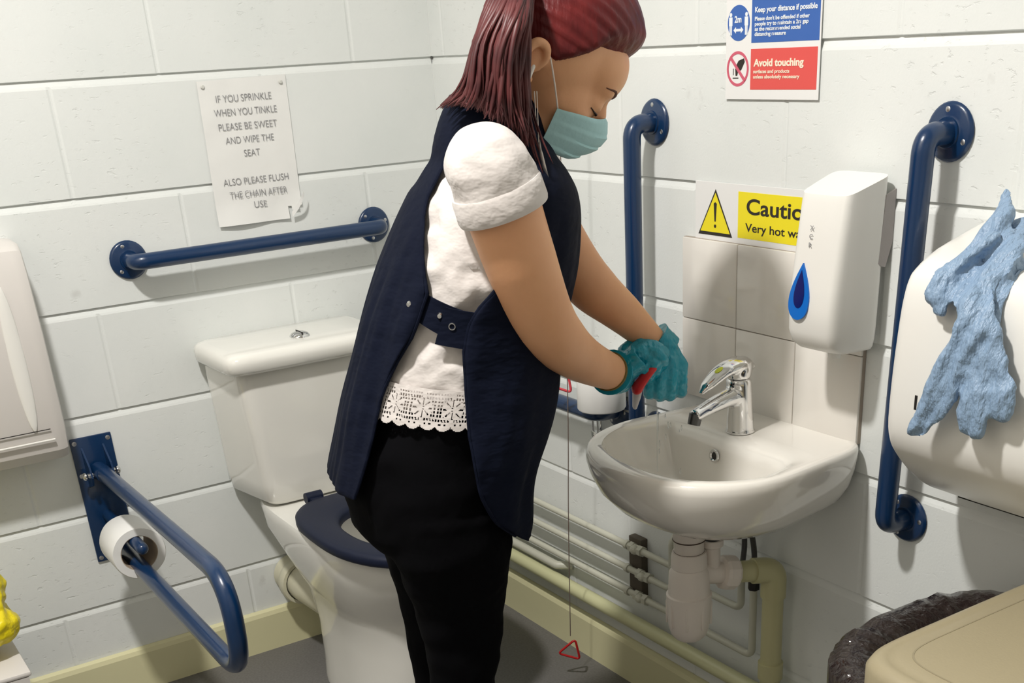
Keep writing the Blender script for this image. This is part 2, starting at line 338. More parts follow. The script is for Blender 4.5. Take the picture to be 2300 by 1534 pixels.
def skirting(name, a, b, nrm):
    a, b, nrm = Vector(a), Vector(b), Vector(nrm)
    prof = [(0, 0), (.016, 0), (.016, .096), (.012, .106), (.004, .110), (0, .110)]
    o = part(name, loft([[a+nrm*(d+.0005)+Vector((0, 0, z)) for d, z in prof], [b+nrm*(d+.0005)+Vector((0, 0, z)) for d, z in prof]]), CREAM, angle=20)
    return tag(o, kind='structure')
skirting('baseboard_back', (RX, 0, 0), (0, 0, 0), (0, -1, 0))
skirting('baseboard_right', (0, RY, 0), (0, -.016, 0), (-1, 0, 0))
# tiled splashback
tb = [box(-.0075, -.0005, -.9335-.4565, -.9335, .745, 1.0445)]
sp = part('trim_1', join(*tb), GROUT, smooth=False); tag(sp, 'square white tiled splashback above the basin', None, None, 'structure')
tl = [box(-.012, -.0055, -.9335-.1522*(c+1)+.0008, -.9335-.1522*c-.0008, .745+.1498*r+.0006-.0+.0, .745+.1498*(r+1)-.0006, .0018, 2) for c in range(3) for r in range(2)]
part('glazed_tiles', join(*tl), TILE, sp)
# ------------------------------------------------------------------ ceiling light (above the frame)
cl = thing('ceiling_light', (LX, LY, RZ), 'round white ceiling lamp fixture high above the person', 'lamp')
part('lamp_base', lathe([(0, 0), (.15, 0), (.15, -.02), (.13, -.03), (0, -.03)], (LX, LY, RZ-.001)), WPLAS, cl)
part('lamp_rim', lathe([(.125, -.028), (.125, -.05), (.12, -.055), (.115, -.05), (.115, -.028)], (LX, LY, RZ)), STEEL, cl)

# ------------------------------------------------------------------ grab rails
def screw_bm(p, nrm, r=.0042):
    return lathe([(0, .0018), (r*.6, .0018), (r, .001), (r, 0), (0, 0)], p, nrm, 12)
def flange(parent, p, nrm, rad=.040, tilt=0.):
    p, nrm = Vector(p), Vector(nrm)
    f = part('flange', lathe([(0, .0005), (rad, .0005), (rad+.001, .003), (rad*.97, .0065), (rad*.88, .008), (rad*.6, .009), (.021, .010), (.0205, .013), (0, .013)], p, nrm), BLUE, parent)
    ref = Vector((0, 0, 1)); s = nrm.cross(ref)
    for k in range(3):
        a = tilt+k*2*PI/3
        part('screw', screw_bm(p+nrm*.0075+(math.sin(a)*s+math.cos(a)*ref)*rad*.76, nrm), STEEL, f)
def rail(label, a, b, nrm, so=.057, r=.0168, bend=.045, tilt=0.):
    a, b, nrm = Vector(a), Vector(b), Vector(nrm)
    t = thing('grab_rail', a, label, 'grab rail')
    path = fillet([a+nrm*.003, a+nrm*so, b+nrm*so, b+nrm*.003], bend, 10)
    part('rail_bar', tube(path, r, 24), BLUE, t)
    flange(t, a, nrm, tilt=tilt); flange(t, b, nrm, tilt=tilt+.5)
    return t
rail('dark blue horizontal grab rail on the back wall above the toilet cistern', (-.793, 0, 1.0075), (-.2, 0, 1.0105), (0, -1, 0), tilt=.3)
rail('dark blue vertical grab rail on the right wall between the person and the caution sign', (0, -.843, 1.24), (0, -.843, .644), (-1, 0, 0))
rail('dark blue vertical grab rail on the right wall between soap dispenser and towel dispenser', (0, -1.518, 1.24), (0, -1.503, .643), (-1, 0, 0), tilt=.1)
rail('dark blue horizontal grab rail low on the right wall under the toilet roll', (0, -.11, .66), (0, -.705, .66), (-1, 0, 0), so=.06, bend=.05)

# fold-down rail
fx = -.957
fr = thing('fold_down_rail', (fx, 0, .35), 'dark blue drop-down hinged support rail beside the toilet, bolted to a tall plate', 'support rail')
bp = part('wall_plate', box(fx-.046, fx+.046, -.006, -.0005, .350, .647, .0025), BLUE, fr)
for dx in (-.037, .037):
    for z in (.360, .560, .636): part('screw', screw_bm(Vector((fx+dx, -.006, z)), (0, -1, 0), .0052), STEEL, bp)
for dx in (-.024, .024):
    part('bracket_cheek', plate([(fx+dx-.002, -.005, .625), (fx+dx-.002, -.045, .59), (fx+dx-.002, -.055, .565), (fx+dx-.002, -.045, .545), (fx+dx-.002, -.005, .53)], .004, (1, 0, 0)), BLUE, fr, smooth=False)
part('pivot_bolt', join(tube([(fx-.034, -.04, .568), (fx+.034, -.04, .568)], .006, 12), ell((fx-.036, -.04, .568), (.007, .0095, .0095), 14, 8), ell((fx+.036, -.04, .568), (.007, .0095, .0095), 14, 8)), CHROME, fr)
part('rail_bar', tube(fillet([(fx, -.03, .571), (fx, -.10, .575), (fx, -.845, .585), (fx, -.845, .393), (fx, -.04, .400)], .088, 16), .0175, 28), BLUE, fr)
part('rail_sleeve', tube([(fx, -.022, .569), (fx, -.075, .5735)], [.021, .0215, .019], 20), BLUE, fr)
part('roll_holder_arm', tube(fillet([(fx, -.006, .458), (fx, -.27, .458)], .01), .0135, 18, round_ends=True), BLUE, fr)

def toilet_roll(label, c, axis, R=.056, r=.034, w=.098):
    t = thing('toilet_roll', c, label, 'toilet roll'); ax = Vector(axis); c = Vector(c)
    part('paper_wound', wrinkle(lathe([(r+.0015, 0), (R-.002, 0), (R, .003), (R, w-.003), (R-.002, w), (r+.0015, w), (r+.0015, 0)], c-ax*w/2, ax, 48), .0006, lambda p: noise.noise(p*60)), PAPER, t)
    part('card_core', lathe([(r, .001), (r+.0014, .001), (r+.0014, w-.001), (r, w-.001), (r, .001)], c-ax*w/2, ax, 40), CARD, t)
    return t
toilet_roll('white toilet roll hung on the drop-down rail beside the toilet', (fx+.002, -.175, .4325), (0, -1, 0), R=.0585, r=.0385, w=.105)
# second roll in wire holder on right wall
wh = thing('toilet_roll_holder', (0, -.61, .70), 'bent chrome wire holder on the right wall behind the low grab rail', 'toilet roll holder')
part('wire', tube(fillet([(-.020, -.652, .590), (-.020, -.652, .700), (-.020, -.634, .700), (-.020, -.634, .590)], .009, 6), .0024, 10), CHROME, wh)
part('wire', tube(fillet([(-.004, -.790, .600), (-.012, -.790, .668), (-.012, -.660, .668), (-.004, -.640, .600)], .012, 6), .0024, 10), CHROME, wh)
part('wall_clip', box(-.024, -.0005, -.655, -.631, .585, .600, .001), CHROME, wh)
toilet_roll('white toilet roll standing on end on the low rail behind the near forearm', (-.058, -.722, .7275), (0, 0, 1), R=.052, r=.019, w=.098)

# ------------------------------------------------------------------ towel dispenser at left edge
td = thing('hand_towel_dispenser', (-1.16, 0, .62), 'off-white plastic dispenser cut by the left edge on the back wall above the yellow bag', 'dispenser')
def yprof(y0, y1, zs): return None
x0, x1 = -1.33, -1.022
prof = [(-.0005, .62), (-.085, .635), (-.112, .66), (-.125, .72), (-.128, .90), (-.115, 1.03), (-.10, 1.068), (-.08, 1.08), (-.0005, 1.083)]
bm = loft([[Vector((x, y*s, .85+(z-.85)*s2)) for y, z in prof] for x, s, s2 in ((x0, .94, .985), (x0+.006, 1, 1), (x1-.022, 1, 1), (x1-.012, .985, .998), (x1-.003, .95, .99), (x1, .90, .985))])
part('dispenser_cover', bm, WPLAS2, td, angle=30)
part('grip_recess', ell((-1.085, -.126, .86), (.016, .006, .15)), WPLAS, td)
part('seam_line', join(box(-1.30, -1.055, -.1272, -.126, .711, .7125)), DARK, td)
part('lower_lip', join(tube([(-1.30, -.124, .688), (-1.05, -.124, .688)], .0022, 8)), WPLAS, td)
# yellow bag and sanitary bin
sb = thing('sanitary_bin', (-1.37, -.22, 0), 'beige slim bin at the bottom left corner under the yellow bag', 'bin')
part('bin_body', loft([[Vector((-1.37+sx*(.105+k*.012), -.23+sy*(.15+k*.01), z)) for sx, sy in ((-1, -1), (1, -1), (1, 1), (-1, 1))] for z, k in ((.002, 0), (.30, 1))]), WPLAS2, sb, smooth=False)
part('bin_lid', box(-1.495, -1.247, -.392, -.068, .301, .312, .004), WPLAS2, sb)
bm = blend(join(ell((-1.34, -.24, .405), (.10, .09, .085)), ell((-1.30, -.26, .36), (.075, .08, .045)), ell((-1.38, -.2, .35), (.09, .1, .05)), ell((-1.31, -.25, .45), (.05, .05, .04)), ell((-1.275, -.23, .355), (.028, .06, .035)), ell((-1.262, -.24, .425), (.028, .045, .045))), .005, 4)
wrinkle(bm, .012, lambda p: noise.noise(p*22)+.5*noise.noise(p*50))
zmin = min(v.co.z for v in bm.verts)
for v in bm.verts: v.co.z += .3125-zmin
tag(part('rubbish_bag', bm, YELL, loc=(-1.34, -.24, .3125)), 'crumpled bright yellow plastic bag at the left edge of the photo', 'bag')

# ------------------------------------------------------------------ note on the back wall
nt_ = thing('paper_note', (-.477, 0, 1.2), 'white paper note with grey capital text, torn lower corner, above the toilet rail', 'notice')
def note_xy(u, v):  # u 0..1, v 0..1 from top
    return Vector((-.577+.203*u-.004*v, 0, 1.347-.297*v+.004*u*(1-v)))
bm = bmesh.new(); NU, NV = 24, 34; g = {}
def torn(u, v): return v > .985-.0-(.0) and False or (u > .80+.05*math.sin(v*60) and v > .935+.01*math.sin(u*50)) 
for i in range(NU+1):
    for j in range(NV+1):
        u, v = i/NU, j/NV; p = note_xy(u, v); lift = .0012+.010*max(0, v-.8)**1.5*10*(.4+.6*math.sin(u*4+.5)**2)+.0012*(1+noise.noise(Vector((u*4, v*5, 0))))
        p.y = -lift; g[i, j] = bm.verts.new(p)
for i in range(NU):
    for j in range(NV):
        if not torn((i+.5)/NU, (j+.5)/NV): bm.faces.new((g[i, j], g[i+1, j], g[i+1, j+1], g[i, j+1]))
# curled flap at the torn corner
fl = [[Vector((-.411+.030*a+.004, -.012-.016*math.sin(a*2.2), 1.052+.045*a+.012*b)) for b in (0, .5, 1)] for a in [k/6 for k in range(7)]]
for a in fl: pass
bm2 = loft([[p for p in r] for r in fl], cap=False, closed=False)
bm = modded(join(bm, bm2), [('SOLIDIFY', dict(thickness=.0003))])
part('sheet', bm, PAPER, nt_)
LINES = [('IF YOU SPRINKLE', -.478, 1.3035, .127), ('WHEN YOU TINKLE', -.4775, 1.2760, .144), ('PLEASE BE SWEET', -.478, 1.2470, .135), ('AND WIPE THE', -.478, 1.2190, .112), ('SEAT', -.478, 1.191, .037), ('ALSO PLEASE FLUSH', -.477, 1.134, .154), ('THE CHAIN AFTER', -.477, 1.1065, .136), ('USE', -.477, 1.082, .030)]
for s, x, z, w in LINES:
    b = text_bm(s, .0205, (0, 0, 0), Matrix(), 'CENTER', -.00025)
    ww = max(v.co.x for v in b.verts)-min(v.co.x for v in b.verts)
    b.transform(Matrix.Translation((x, -.0062 if z < 1.12 else -.0046, z)) @ ROT_BACK @ Matrix.Diagonal((w/ww, 1, 1, 1)))
    part('text_line', b, INK, nt_, smooth=False)
for x in (-.566, -.388):
    part('fixing', lathe([(0, .0030), (.003, .0028), (.0045, .001), (.0045, 0), (0, 0)], (x, -.004, 1.336), (0, -1, 0), 14), mat('clear_plug', (.62, .62, .58), .3), nt_)

# ------------------------------------------------------------------ distancing poster (right wall)
def rrect(y0, y1, z0, z1, d, t=.0004): return box(-d-t, -d, y0, y1, z0, z1)
dp = thing('safety_poster', (0, -1.15, 1.28), 'white laminated poster with blue distancing panel and red Avoid touching panel', 'sign')
part('sheet', box(-.0040, -.0030, -1.258, -1.040, 1.2805, 1.578), GLOSSP, dp, smooth=False)
part('blue_panel', rrect(-1.2550, -1.1020, 1.3660, 1.470, .0040), SBLUE, dp, smooth=False)
part('red_panel', rrect(-1.2530, -1.1015, 1.2955, 1.3570, .0040), SRED, dp, smooth=False)
part('blue_disc', lathe([(0, .0004), (.0268, .0004), (.0268, 0)], (-.0040, -1.0705, 1.3965), (-1, 0, 0), 48), SBLUE, dp, smooth=False)
part('blue_panel_upper', rrect(-1.2550, -1.1020, 1.478, 1.56, .0040), SBLUE, dp, smooth=False)
def two_line(parent, rows, name, m, bold):
    bms = []
    for s, y, z, h, w in rows:
        b = text_bm(s, h*1.38, (0, 0, 0), Matrix(), 'LEFT', bold*h); x0_ = min(v.co.x for v in b.verts); ww = max(v.co.x for v in b.verts)-x0_
        b.transform(Matrix.Translation((-.0048, y, z)) @ ROT_RIGHT @ Matrix.Diagonal((w/ww, 1, 1, 1)) @ Matrix.Translation((-x0_, 0, 0))); bms.append(b)
    return part(name, join(*bms), m, parent, smooth=False)
two_line(dp, [('Keep your distance if possible', -1.110, 1.4105, .0080, .139), ('Please don\'t be offended if other', -1.110, 1.3985, .0058, .123), ('people try to maintain a 2m gap', -1.110, 1.3910, .0058, .121), ('as the recommended social', -1.110, 1.3835, .0058, .104), ('distancing measure', -1.110, 1.3760, .0058, .072)], 'blue_panel_text', SWHITE, .035)
two_line(dp, [('Avoid touching', -1.109, 1.3310, .0110, .115)], 'red_panel_heading', SCREAM, .05)
two_line(dp, [('surfaces and products', -1.109, 1.3205, .0055, .084), ('unless absolutely necessary', -1.109, 1.3125, .0055, .107)], 'red_panel_text', SCREAM, .035)
def person_icon(y):
    z = 1.3965
    return join(lathe([(0, .0004), (.0032, .0004), (.0032, 0)], (-.0044, y, z+.0125), (-1, 0, 0), 16), box(-.0048, -.0044, y-.0042, y+.0042, z-.004, z+.009), box(-.0048, -.0044, y-.0030, y-.0004, z-.018, z-.004), box(-.0048, -.0044, y+.0004, y+.0030, z-.018, z-.004))
arrow = plate([(-.0044, -1.0705+.012, 1.386), (-.0044, -1.0705+.006, 1.391), (-.0044, -1.0705+.006, 1.388), (-.0044, -1.0705-.006, 1.388), (-.0044, -1.0705-.006, 1.391), (-.0044, -1.0705-.012, 1.386), (-.0044, -1.0705-.006, 1.381), (-.0044, -1.0705-.006, 1.384), (-.0044, -1.0705+.006, 1.384), (-.0044, -1.0705+.006, 1.381)], .0004, (-1, 0, 0))
part('distance_icon', join(person_icon(-1.0515), person_icon(-1.0895), arrow, text_bm('2m', .0135, (-.0048, -1.0610, 1.3975), ROT_RIGHT, 'LEFT', .0004)), SWHITE, dp, smooth=False)
part('no_touch_ring', join(lathe([(.0225, .0004), (.0270, .0004), (.0270, 0), (.0225, 0), (.0225, .0004)], (-.0040, -1.0700, 1.3275), (-1, 0, 0), 48), plate([(-.0044, -1.0535, 1.3475), (-.0044, -1.0500, 1.3440), (-.0044, -1.0865, 1.3075), (-.0044, -1.0900, 1.3110)], .0008, (-1, 0, 0))), SPINK, dp, smooth=False)
part('hand_icon', join(plate([(-.0041, -1.0665, 1.3330), (-.0041, -1.0720, 1.3400), (-.0041, -1.0850, 1.3435), (-.0041, -1.0870, 1.3380), (-.0041, -1.0790, 1.3260), (-.0041, -1.0710, 1.3225), (-.0041, -1.0690, 1.3170), (-.0041, -1.0650, 1.3170), (-.0041, -1.0640, 1.3270)], .0003, (-1, 0, 0)), box(-.0044, -.0041, -1.0600, -1.0585, 1.318, 1.328), box(-.0044, -.0041, -1.0720, -1.0580, 1.3125, 1.3142)), BLK, dp, smooth=False)

# ------------------------------------------------------------------ caution sign
cs = thing('caution_sign', (0, -1.11, 1.04), 'white and yellow hot water Caution sign with warning triangle behind the soap dispenser', 'sign')
part('sign_board', box(-.0045, -.0030, -1.263, -.963, 1.0425, 1.1445, .0004), GLOSSP, cs, smooth=False)
T = lambda k, cz: [(-.0045-.0001*k, -1.0185, cz+.0400*(1-.13*k)), (-.0045-.0001*k, -1.0185+.0465*(1-.13*k), cz-.0400*(1-.13*k)+.0015*k), (-.0045-.0001*k, -1.0185-.0455*(1-.13*k), cz-.0400*(1-.13*k)+.0015*k)]
part('triangle_border', plate(T(0, 1.0925), .0004, (-1, 0, 0)), BLK, cs, smooth=False)
part('triangle_fill', plate(T(1, 1.0915), .0006, (-1, 0, 0)), SYEL, cs, smooth=False)
part('exclamation_mark', join(plate([(-.0052, -1.0145, 1.1080), (-.0052, -1.0185, 1.1105), (-.0052, -1.0225, 1.1080), (-.0052, -1.0202, 1.0770), (-.0052, -1.0168, 1.0770)], .0004, (-1, 0, 0)), lathe([(0, .0004), (.0030, .0004), (.0030, 0)], (-.0052, -1.0185, 1.0690), (-1, 0, 0), 16)), BLK, cs, smooth=False)
part('yellow_panel', rrect(-1.258, -1.0785, 1.0545, 1.1325, .0045), SYEL, cs, smooth=False)
b1 = text_bm('Caution', .0365, (-.0051, -1.0990, 1.0965), ROT_RIGHT, 'LEFT', .0006, 1.40)
b2 = text_bm('Very hot water', .0200, (-.0051, -1.0985, 1.0670), ROT_RIGHT, 'LEFT', .0002, 1.36)
part('lettering', join(b1, b2), BLK, cs, smooth=False)

# ------------------------------------------------------------------ soap dispenser
sd = thing('soap_dispenser', (0, -1.365, .93), 'white wall soap dispenser with a blue teardrop window above the basin', 'dispenser')
yc = -1.371
def sring(z, d, w, back, n=40):
    """rounded plan section: d = depth, w=half width"""
    out = []
    for k in range(n):
        a = 2*PI*k/n; c, s = math.cos(a), math.sin(a)
        e = .32
        x = math.copysign(abs(c)**e, c); y = math.copysign(abs(s)**e, s)
        out.append(Vector((-(back+(d-back)*(x+1)/2), yc+w*y*(1-.13*(x+1)/2), z)))
    return out
rings = [sring(.912, .045, .035, .013), sring(.914, .080, .046, .013), sring(.919, .100, .051, .013), sring(.930, .115, .0545, .013), sring(.95, .1225, .0565, .013), sring(.99, .1225, .0575, .013), sring(1.02, .119, .0578, .013), sring(1.09, .110, .058, .013), sring(1.145, .102, .058, .013), sring(1.155, .099, .058, .013)]
bm = loft(rings)
# sloped top: raise back
for v in bm.verts:
    if v.co.z > 1.14:
        t = (v.co.x+.100)/.09; v.co.z += max(0, t)*.026*(1 if v.co.z > 1.15 else .5)
part('dispenser_body', bm, WPLAS, sd, angle=45)
def drop(cy, cz, w, h, x, t):
    pts = []
    for k in range(40):
        a = 2*PI*k/40; yy = math.sin(a)*math.sin(a/2)**1.15*1.18; zz = math.cos(a)
        pts.append((x, cy-yy*w, cz+zz*h))
    b = plate(pts, t, (-1, 0, 0))
    for v in b.verts: v.co.x += (v.co.z-1.012)*.118
    return b
dw = part('window_surround', drop(yc+.0185, 1.012, .0245, .043, -.1195, .0030), mat('window_blue', (.005, .14, .55), .2), sd, smooth=False)
part('window_pane', drop(yc+.0185, 1.016, .0125, .029, -.1223, .0008), mat('deep_blue_clear', (.002, .012, .12), .12), dw, smooth=False)
part('vertical_lettering', join(*[text_bm(c, .0105, (-.1100-.0014*i, yc+.010, 1.104-.0125*i), ROT_RIGHT, 'CENTER') for i, c in enumerate('XCR')]), INK, sd, smooth=False)
part('nozzle', lathe([(0, 0), (.010, 0), (.012, .012), (.012, .02)], (-.055, yc, .899)), WPLAS, sd)
part('side_bracket', plate([(-.001, -1.4235, 1.158), (-.022, -1.4235, 1.150), (-.030, -1.4235, 1.05), (-.0225, -1.4235, 1.045), (-.0135, -1.4235, 1.043), (-.001, -1.4235, 1.08)], .0035, (0, -1, 0)), mat('grey_plastic', (.38, .35, .34), .5), sd, smooth=False)

# ------------------------------------------------------------------ large towel dispenser with glove
tw = thing('paper_towel_dispenser', (0, -1.74, .75), 'large white rounded paper towel dispenser on the right wall above the bin', 'dispenser')
prof = [(-.0005, .762), (-.03, .758), (-.085, .752), (-.105, .757), (-.15, .790), (-.185, .825), (-.200, .848), (-.207, .88), (-.205, .95), (-.198, 1.02), (-.192, 1.052), (-.184, 1.072), (-.170, 1.085), (-.12, 1.105), (-.0005, 1.128)]
pf = smooth_path([(a, 0, b) for a, b in prof], 3)
def tring(y, s): return [Vector((-.0005+(p.x+.0005)*s, y, .93+(p.z-.93)*(1-(1-s)*.55))) for p in pf]
ya, yb = -1.583, -1.905
bm = loft([tring(ya, .80), tring(ya-.001, .87), tring(ya-.004, .92), tring(ya-.010, .965), tring(ya-.018, .99), tring(ya-.028, 1), tring(-1.7, 1.01), tring(-1.79, 1.01), tring(yb+.028, 1), tring(yb+.018, .99), tring(yb+.010, .965), tring(yb+.004, .92), tring(yb+.001, .87), tring(yb, .80)])
for v in bm.verts:      # slight taper, narrower towards the front
    v.co.y += (v.co.y < -1.744 and 1 or -1)*.035*max(0, min(1, -v.co.x/.2))*0.6 if abs(v.co.y+1.744) > .12 else 0
part('dispenser_cover', bm, WPLAS, tw, angle=50)
part('towel_slot', box(-.085, -.02, -1.83, -1.66, .744, .754), DARK, tw, smooth=False)
part('key_slot', box(-.2085, -.2060, -1.668, -1.664, .905, .925), DARK, tw, smooth=False)

# glove on top
bms = []
rr_ = [[.006, .014, .018, .022, .020, .021, .024, .020], [.008, .014, .018, .014, .016, .022, .022], [.018, .026, .030, .024, .014], [.020, .030, .028, .016], [.010, .016, .020, .016]]
for chn, rd in zip(DATA['rag'], rr_):
    bms.append(tube(smooth_path(chn, 5), rd, 14, flat=.40, up=(-.6, .1, .4), round_ends=True))
bms += [tube(smooth_path([(-.16, -1.72, 1.128), (-.19, -1.70, 1.100), (-.213, -1.69, 1.075), (-.216, -1.70, 1.05)], 5), .012, 12, flat=.6, round_ends=True)]
bm = blend(join(*bms), .0036, 1)
def crump(p):
    w = p+V3((noise.noise(p*14), noise.noise(p*14+V3((5, 0, 0))), 0))*.012
    a = 1-2*abs(noise.noise(Vector((w.x*6, w.y*34+w.z*9, w.z*6)))); b = 1-2*abs(noise.noise(Vector((w.x*20, w.y*70, w.z*30)))); c = noise.noise(w*17)
    return 1.1*a+.42*b+.7*c-.8
V3 = Vector
wrinkle(bm, .0080, crump)
tag(part('disposable_glove', bm, GLOVE2, loc=(-.2, -1.72, 1.09), angle=50), 'crumpled pale blue glove draped over the top of the paper towel dispenser', 'glove')

# ------------------------------------------------------------------ toilet
CX = -.492
to = thing('toilet', (CX, -.40, 0), 'white close-coupled toilet with raised seat under the back wall rail', 'toilet')
def srect(cx, cy, hx, hy, z, e=.35, n=44, tz=None):
    out = []
    for k in range(n):
        a = 2*PI*k/n; c, s = math.cos(a), math.sin(a)
        out.append(Vector((cx+hx*math.copysign(abs(c)**e, c), cy+hy*math.copysign(abs(s)**e, s), z)))
    return out
def dsec(y0, y1, hw, z, n=44, sq=.5, yw=None, cx=None):
    """egg / D section: square-ish at the back (y0), round at the front (y1<y0)"""
    cx = CX+.022 if cx is None else cx
    ym = yw if yw is not None else y0+(y1-y0)*.52; out = []
    for k in range(n):
        a = 2*PI*k/n; c, s = math.cos(a), math.sin(a)
        if s >= 0: out.append(Vector((cx+hw*math.copysign(abs(c)**sq, c), ym+(y0-ym)*abs(s)**sq, z)))
        else: out.append(Vector((cx+hw*math.copysign(abs(c)**.92, c), ym+(y1-ym)*abs(s)**.92, z)))
    return out
pan = [dsec(-.20, -.60, .125, .001), dsec(-.20, -.60, .125, .02), dsec(-.19, -.605, .118, .06), dsec(-.18, -.61, .115, .16), dsec(-.16, -.615, .118, .24, sq=.4), dsec(-.15, -.62, .128, .262, sq=.4), dsec(-.14, -.64, .140, .29, sq=.4), dsec(-.10, -.685, .155, .34, sq=.35), dsec(-.07, -.715, .168, .385, sq=.3), dsec(-.05, -.725, .170, .415, sq=.35), dsec(-.045, -.728, .171, .432, sq=.35), dsec(-.048, -.724, .168, .440, sq=.35)]
# rim in, bowl
inner = [dsec(-.30, -.685, .135, .440, sq=.9), dsec(-.305, -.680, .128, .425, sq=.9), dsec(-.31, -.67, .12, .37, sq=.9), dsec(-.32, -.62, .095, .30, sq=.9), dsec(-.35, -.53, .06, .25, sq=.9)]
part('pan', modded(loft(pan+inner), []), CERAM, to, angle=50)
part('water', loft([dsec(-.33, -.60, .085, .286, sq=.9), dsec(-.33, -.60, .085, .287, sq=.9)]), mat('bowl_water', (.5, .5, .47), .03), to)
seat_o = lambda z, k=0.: dsec(-.262-k, -.752+k, .181-k, z, n=64, sq=.62, yw=-.50)
seat_i = lambda z, k=0.: dsec(-.372+k, -.675-k, .112+k, z, n=64, sq=.85, yw=-.515)
rings = [seat_i(.447), seat_o(.447, .004), seat_o(.452), seat_o(.464), seat_o(.470, .005), seat_o(.472, .014), seat_i(.471, .014), seat_i(.468, .004), seat_i(.462), seat_i(.447)]
part('seat', loft(rings, cap=False), NAVYP, to, angle=60)
for s in (-1, 1): part('seat_hinge', join(tube([(CX+s*.075, -.245, .466), (CX+s*.035, -.245, .466)], .013, 16), box(CX+s*.055-.015, CX+s*.055+.015, -.29, -.245, .452, .469, .003)), NAVYP, to)
def cis(z, hb, hf, y0, y1, n=44):
    return [Vector((CX-.003+p.x*(hb+(hf-hb)*(y0-p.y)/(y0-y1)), p.y, z)) for p in srect(0, (y0+y1)/2, 1, (y0-y1)/2, z, .22)]
rings = [cis(.441, .12, .11, -.03, -.17), cis(.446, .155, .127, -.012, -.188), cis(.458, .172, .138, -.004, -.196), cis(.50, .178, .144, -.003, -.201), cis(.62, .182, .154, -.002, -.209), cis(.74, .186, .169, -.0015, -.216), cis(.772, .186, .169, -.0015, -.216)]
part('cistern', loft(rings), CERAM, to, angle=50)
rings = [cis(.768, .180, .172, -.003, -.218), cis(.769, .197, .190, -.002, -.236), cis(.776, .203, .196, -.0015, -.243), cis(.794, .205, .198, -.0015, -.246), cis(.806, .202, .195, -.003, -.243), cis(.813, .193, .186, -.010, -.234), cis(.8165, .18, .173, -.022, -.220), cis(.8175, .10, .095, -.07, -.17)]
part('cistern_lid', loft(rings), CERAM, to, angle=50)
bt = part('flush_button', lathe([(0, .010), (.012, .0095), (.019, .0065), (.0225, .002), (.0235, -.002)], (CX, -.165, .8175)), CHROME, to)
part('button_split', box(CX-.0008, CX+.0008, -.186, -.146, .8235, .8285), DARK, bt, smooth=False)
so = part('outlet_pipe', tube(fillet([(CX-.02, -.21, .17), (CX-.045, -.115, .19), (CX-.050, -.001, .19)], .06), .050, 28), mat('pale_pipe', (.60, .58, .44), .35), to)
part('pipe_collar', lathe([(.050, 0), (.058, 0), (.060, .006), (.060, .028), (.056, .034), (.050, .034)], (CX-.050, -.085, .19), (0, 1, 0)), mat('pale_pipe', (.60, .58, .44), .35), so)
# ------------------------------------------------------------------ wash basin
BY = -1.192
ba = thing('wash_basin', (0, BY, .60), 'white ceramic wall-hung wash basin under the tiled splashback', 'sink')
BC = -1.224
def bsec(xb, xf, hwb, hwf, z, n=72, cy=BC, xm=.52):
    hwb *= .915; hwf *= .885; xf *= .972
    """D outline: back at xb, front at xf (negative), half width hwb at back, hwf at widest"""
    out = []; xw = xb+(xf-xb)*xm
    for k in range(n):
        a = 2*PI*k/n; c, s = math.cos(a), math.sin(a)
        if c >= 0:   # back half
            yy = math.copysign(abs(s)**.2, s); xx = abs(c)**.2
            w = hwf+(hwb-hwf)*xx; out.append(Vector((xw+(xb-xw)*xx, cy+yy*w, z)))
        else:
            out.append(Vector((xw+(xf-xw)*abs(c)**.95, cy+hwf*math.copysign(abs(s)**.85, s), z)))
    return out
outer = [bsec(-.05, -.23, .05, .06, .600), bsec(-.015, -.265, .09, .11, .606), bsec(-.0035, -.315, .13, .16, .620), bsec(-.003, -.36, .165, .197, .645), bsec(-.003, -.388, .188, .221, .675),
         bsec(-.0025, -.402, .199, .233, .705), bsec(-.002, -.408, .204, .238, .728), bsec(-.002, -.408, .205, .238, .740), bsec(-.0025, -.403, .203, .235, .747), bsec(-.004, -.395, .200, .230, .7495)]
bx = -.150
inner = [bsec(-.013, -.378, .192, .214, .7475), bsec(-.10, -.374, .192, .210, .7465, xm=.45), bsec(bx+.006, -.370, .180, .205, .7455, xm=.42), bsec(bx-.002, -.364, .172, .199, .738, xm=.42), bsec(bx-.006, -.355, .165, .190, .715, xm=.42), bsec(bx-.012, -.335, .145, .168, .675, xm=.42), bsec(bx-.022, -.30, .105, .125, .640, xm=.42), bsec(bx-.04, -.265, .055, .065, .625, xm=.42), bsec(bx-.058, -.232, .02, .02, .622, xm=.42)]
# flat deck behind the bowl stays level
bm = loft(outer+inner)
part('bowl', bm, CERAM2, ba, angle=60)
ov = part('overflow', lathe([(.0062, .001), (.0085, .0035), (.0112, .003), (.0118, .0), (.0105, -.001)], (bx-.0095, -1.199, .712), (-1, 0, .10), 28), CHROME, ba)
part('overflow_hole', lathe([(0, .0014), (.0066, .0012), (.0066, 0)], (bx-.0095, -1.199, .712), (-1, 0, .10), 20), DARK, ov)
part('drain', lathe([(0, .001), (.012, .001), (.016, .004), (.022, .004), (.024, 0)], (-.208, BY, .6225), (0, 0, 1), 28), CHROME, ba)

